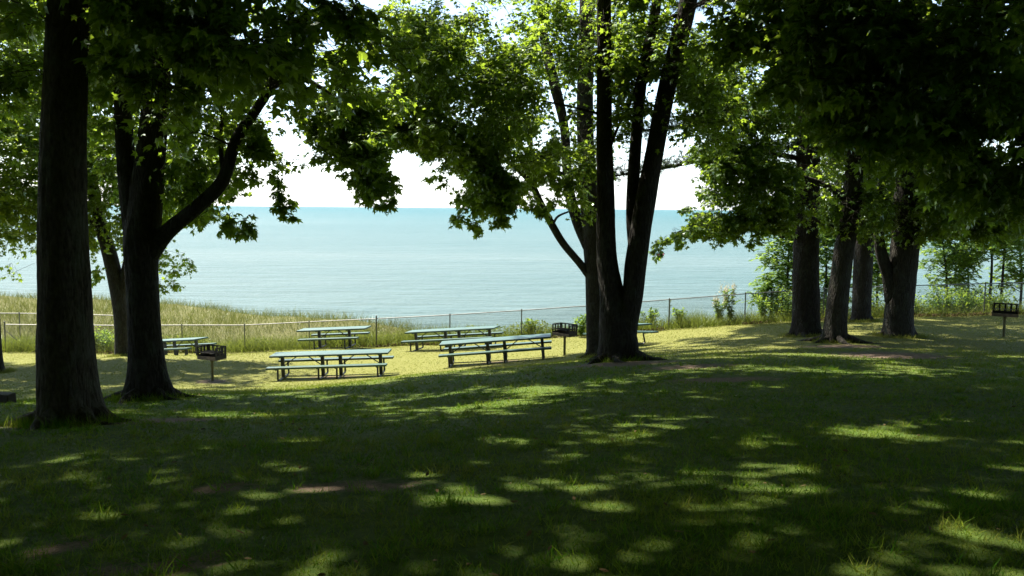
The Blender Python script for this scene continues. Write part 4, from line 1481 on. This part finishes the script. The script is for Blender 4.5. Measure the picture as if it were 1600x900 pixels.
# coarser tufts and clover scattered through the near lawn
n = 900
y = 3 + rng.random(n) ** 1.4 * 13
x = rng.uniform(-.75, .75, n) * y
k = np.repeat(np.arange(n), 14)
bx = x[k] + rng.normal(0, .03, len(k)); by = y[k] + rng.normal(0, .03, len(k))
blades(g, np.c_[bx, by, ground_z(bx, by) - .005], .085 * rng.uniform(.5, 1.5, len(k)), (.004 + by * .0004) * rng.uniform(.7, 1.4, len(k)), .55, 1.3)
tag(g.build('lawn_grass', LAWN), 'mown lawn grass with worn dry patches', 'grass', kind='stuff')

# dune grass
g = Geo()
n = 90000
x = rng.uniform(-46, -2.5, n); y = rng.uniform(36, 62, n)
k = (y > fence_y(x) + .25) & (y < edge_y(x) + 1.5) & (np.abs(x) < y * .66 + 3)
x, y = x[k], y[k]
cl_ = vnoise(x * .9, y * .9, 31) * .6 + vnoise(x * 3, y * 3, 32) * .4
k = rng.random(len(x)) < .15 + cl_ * 1.1
x, y, cl_ = x[k], y[k], cl_[k]
blades(g, np.c_[x, y, ground_z(x, y) - .02], (.28 + .5 * cl_) * rng.uniform(.6, 1.25, len(x)), rng.uniform(.010, .022, len(x)), .42, 1.2)
tag(g.build('dune_grass', DUNEG), 'tall pale beach grass covering the dune behind the fence', 'grass', kind='stuff')

# weeds along the foot of the fence
g = Geo()
n = 46000
x = rng.uniform(-26.5, 26, n)
y = fence_y(x) + rng.normal(.55, .42, n)
t_ = vnoise(x * .8, x * 0, 41) * .6 + vnoise(x * 2.6, x * 0 + 4, 42) * .4
k = rng.random(n) < .35 + t_ * .8
x, y, t_ = x[k], y[k], t_[k]
low = np.interp(x, [-30, -8, -4, 3, 6, 12, 26], [1.0, .95, .85, .8, .95, .75, .6])
z = ground_z(x, y) - .02
blades(g, np.c_[x, y, z], (.34 + .72 * t_) * low * rng.uniform(.5, 1.3, len(x)), rng.uniform(.008, .02, len(x)), .6, 1.1)
n = 30000
x = rng.uniform(-26.5, 26, n)
t_ = vnoise(x * .7, x * 0 + 9, 43) * .6 + vnoise(x * 2.3, x * 0 + 4, 44) * .4
k = rng.random(n) < np.clip((t_ - .3) * 2.2, 0, 1)
x, t_ = x[k], t_[k]
y = fence_y(x) + rng.normal(.5, .3, len(x))
z = ground_z(x, y) + rng.uniform(.05, 1, len(x)) * (.25 + .6 * t_)
p = np.c_[x, y, z]
cards(g, p, rng.normal(size=p.shape) * [1, 1, .6], np.array([0, 0, 1.0]) + rng.normal(size=p.shape) * .5, rng.uniform(.06, .13, len(p)), OVAL_T, OVAL_F)
tag(g.build('weeds', WEEDG), 'tangled green weeds along the foot of the fence', 'weeds', kind='stuff')

# dry leaves and dead stalks under the fence, and scattered fallen leaves on the lawn
g = Geo()
n = 9000
x = rng.uniform(-20, 24, n)
y = fence_y(x) - .12 + rng.normal(0, .14, n)
k = vnoise(x * .9, x * 0 + 2, 51) > .32
x, y = x[k], y[k]
p = np.c_[x, y, ground_z(x, y) + rng.uniform(0, .16, len(x)) ** 1.2]
cards(g, p, rng.normal(size=p.shape) * [1, 1, .5], rng.normal(size=p.shape) + [0, 0, .6], rng.uniform(.05, .12, len(p)), OVAL_T, OVAL_F)
n = 520
y = 3.2 + rng.random(n) ** 1.5 * 16
x = rng.uniform(-.7, .7, n) * y
p = np.c_[x, y, ground_z(x, y) + .035]
cards(g, p, rng.normal(size=p.shape) * [1, 1, .15], np.array([0, 0, 1.0]) + rng.normal(size=p.shape) * .4, rng.uniform(.02, .06, len(p)), OVAL_T, OVAL_F)
tag(g.build('leaf_litter', LITTER), 'brown dry leaves along the fence foot and on the lawn', 'leaf litter', kind='stuff')


# a few weeds that stand out
def stalk_plant(px, py, d, H, label, kind):
    q = on_ground(px, py, d) if kind != 'fence' else None
    root = empty('weed_plant', q)
    tag(root, label, 'plant', 'taller weeds by the fence')
    st, lf = Geo(), Geo()
    ns = 1 if kind == 'spike' else 7
    for s in range(ns):
        a_ = random.uniform(0, 6.28)
        sp = 0 if ns == 1 else random.uniform(.08, .45)
        hh = H * random.uniform(.75, 1.05)
        tip = np.array([math.cos(a_) * sp, math.sin(a_) * sp, hh])
        pts = spline([(0, 0, 0), tip * [.35, .35, .5], tip], 5)
        st.tube(pts, np.linspace(.012, .004, len(pts)), 5)
        n = 12 if kind == 'spike' else 46
        f = rng.uniform(.15, 1, n)
        p = np.c_[[np.interp(f, np.linspace(0, 1, len(pts)), pts[:, i]) for i in range(3)]].T
        if kind == 'spike':
            f = rng.uniform(.55, 1, 46)
            p = np.c_[[np.interp(f, np.linspace(0, 1, len(pts)), pts[:, i]) for i in range(3)]].T
        ax = rng.normal(size=p.shape) * [1, 1, .35] + [0, 0, .15]
        cards(lf, p, ax, np.array([0, 0, 1.0]) + rng.normal(size=p.shape) * .4, rng.uniform(.05, .09, len(p)) if kind == 'spike' else rng.uniform(.1, .2, len(p)), OVAL_T, OVAL_F)
        if kind == 'plume':
            p = tip + rng.normal(size=(70, 3)) * [.04, .04, .12]
            cards(lf, p, rng.normal(size=p.shape), rng.normal(size=p.shape), rng.uniform(.03, .06, 70), OVAL_T, OVAL_F, mat=1)
    st.build('stem', WEEDG, root)
    lf.build('foliage', [LOCUST if kind != 'spike' else DUNEG, flat('cream_flower', (.60, .50, .30), .9, 0, .1)], root)


stalk_plant(1046, 512, 35.4, 1.45, 'tall thin seed stalk rising above the fence right of the forked maple', 'spike')
stalk_plant(1141, 506, 35.0, 1.55, 'leafy dark weed clump topped with pale cream flower plumes', 'plume')
stalk_plant(1123, 507, 35.0, 1.1, 'leafy weed with one small cream plume left of the taller clump', 'plume')
stalk_plant(1192, 503, 35.0, 1.15, 'broad leafy weed against the fence beside the low sapling', 'bush')
stalk_plant(1062, 511, 35.1, .8, 'small bright leafy weed beside the tall seed stalk', 'bush')
stalk_plant(1016, 514, 35.4, .9, 'yellow green leafy weed behind the end of the hidden table', 'bush')
stalk_plant(908, 527, 36.0, 1.0, 'bright leafy weed between the open rusty grill and the dark trunk', 'bush')
stalk_plant(828, 528, 36.2, .8, 'pale leafy weed at the fence left of the open rusty grill', 'bush')


# ------------------------------------------------------------------ thick shrubs behind the right part of the fence
def shrub(px, py, d, wid, H, label, leaf):
    q = on_ground(px, py, d)
    y = max(q[1], fence_y(q[0]) + .9)
    q = np.array([q[0], y, ground_z(q[0], y)[0] - .03])
    root = empty('shrub', q)
    tag(root, label, 'shrub', 'shrubs behind the fence')
    st, lf = Geo(), Geo()
    tips = []
    for k in range(16):
        a_ = random.uniform(0, 6.28); r_ = wid * math.sqrt(random.random())
        tip = np.array([math.cos(a_) * r_, math.sin(a_) * r_ * .7, H * random.uniform(.45, 1) * (1 - .4 * (r_ / wid) ** 2)])
        pts = spline([(0, 0, 0), tip * [.55, .55, .45] + rng.normal(size=3) * .05, tip], 5)
        st.tube(pts, np.linspace(.016, .004, len(pts)), 5)
        for t in np.linspace(.25, 1, 7):
            tips.append(pts[int(t * (len(pts) - 1))])
    tips = np.array(tips)
    n = int(2300 * wid)
    c = tips[rng.integers(0, len(tips), n)] + rng.normal(size=(n, 3)) * [.16, .16, .13]
    c[:, 2] = np.abs(c[:, 2])
    cards(lf, c, rng.normal(size=c.shape) * [1, 1, .5], np.array([0, 0, 1.0]) + rng.normal(size=c.shape) * .5, rng.uniform(.07, .14, n), OVAL_T, OVAL_F)
    st.build('stem', BARK_G, root)
    lf.build('foliage', leaf, root)


shrub(1232, 500, 35.8, 1.0, 1.5, 'rounded dark shrub behind the fence left of the stout pine trunk', MAPLE_B)
shrub(1296, 499, 35.6, .8, 1.2, 'low shrub behind the fence between the pine and the grey leaning trunk', MAPLE_B)
shrub(1372, 497, 35.6, .8, 1.2, 'dark shrub behind the fence in the gap left of the widest trunk', MAPLE_B)
shrub(1452, 497, 35.5, .9, 1.4, 'dense shrub behind the fence just right of the widest trunk', MAPLE_B)
shrub(1502, 497, 35.6, 1.0, 1.25, 'broad dark shrub behind the fence midway to the right edge', MAPLE_B)
shrub(1548, 497, 35.5, .9, 1.1, 'low dark shrub behind the fence directly above the right-edge grill', MAPLE_B)
shrub(1605, 497, 35.6, .9, 1.3, 'dark shrub behind the fence cut by the right edge', MAPLE_B)
shrub(155, 548, 40.2, 1.3, 1.2, 'dark bramble behind the fence between the two left trunks', MAPLE_B)
shrub(62, 552, 40.0, .8, .8, 'low dark bush inside the fence corner at the left edge', MAPLE_B)

for px_, H_, w_, lab in ((1468, 2.3, 1.1, 'tall bright green brush behind the fence, nearest the widest trunk on its right'), (1524, 1.9, 1.1, 'bright green brush behind the fence left of the tallest sapling'),
                        (1585, 2.2, 1.2, 'bright green brush behind the fence above the right-edge grill'), (1215, 1.7, .9, 'bright brush behind the fence at the left foot of the locust sapling'),
                        (1318, 2.0, .9, 'bright brush behind the fence between the grey leaning trunk and the pine')):
    shrub(px_, 497, 37.4, w_, H_, lab, LOCUST)
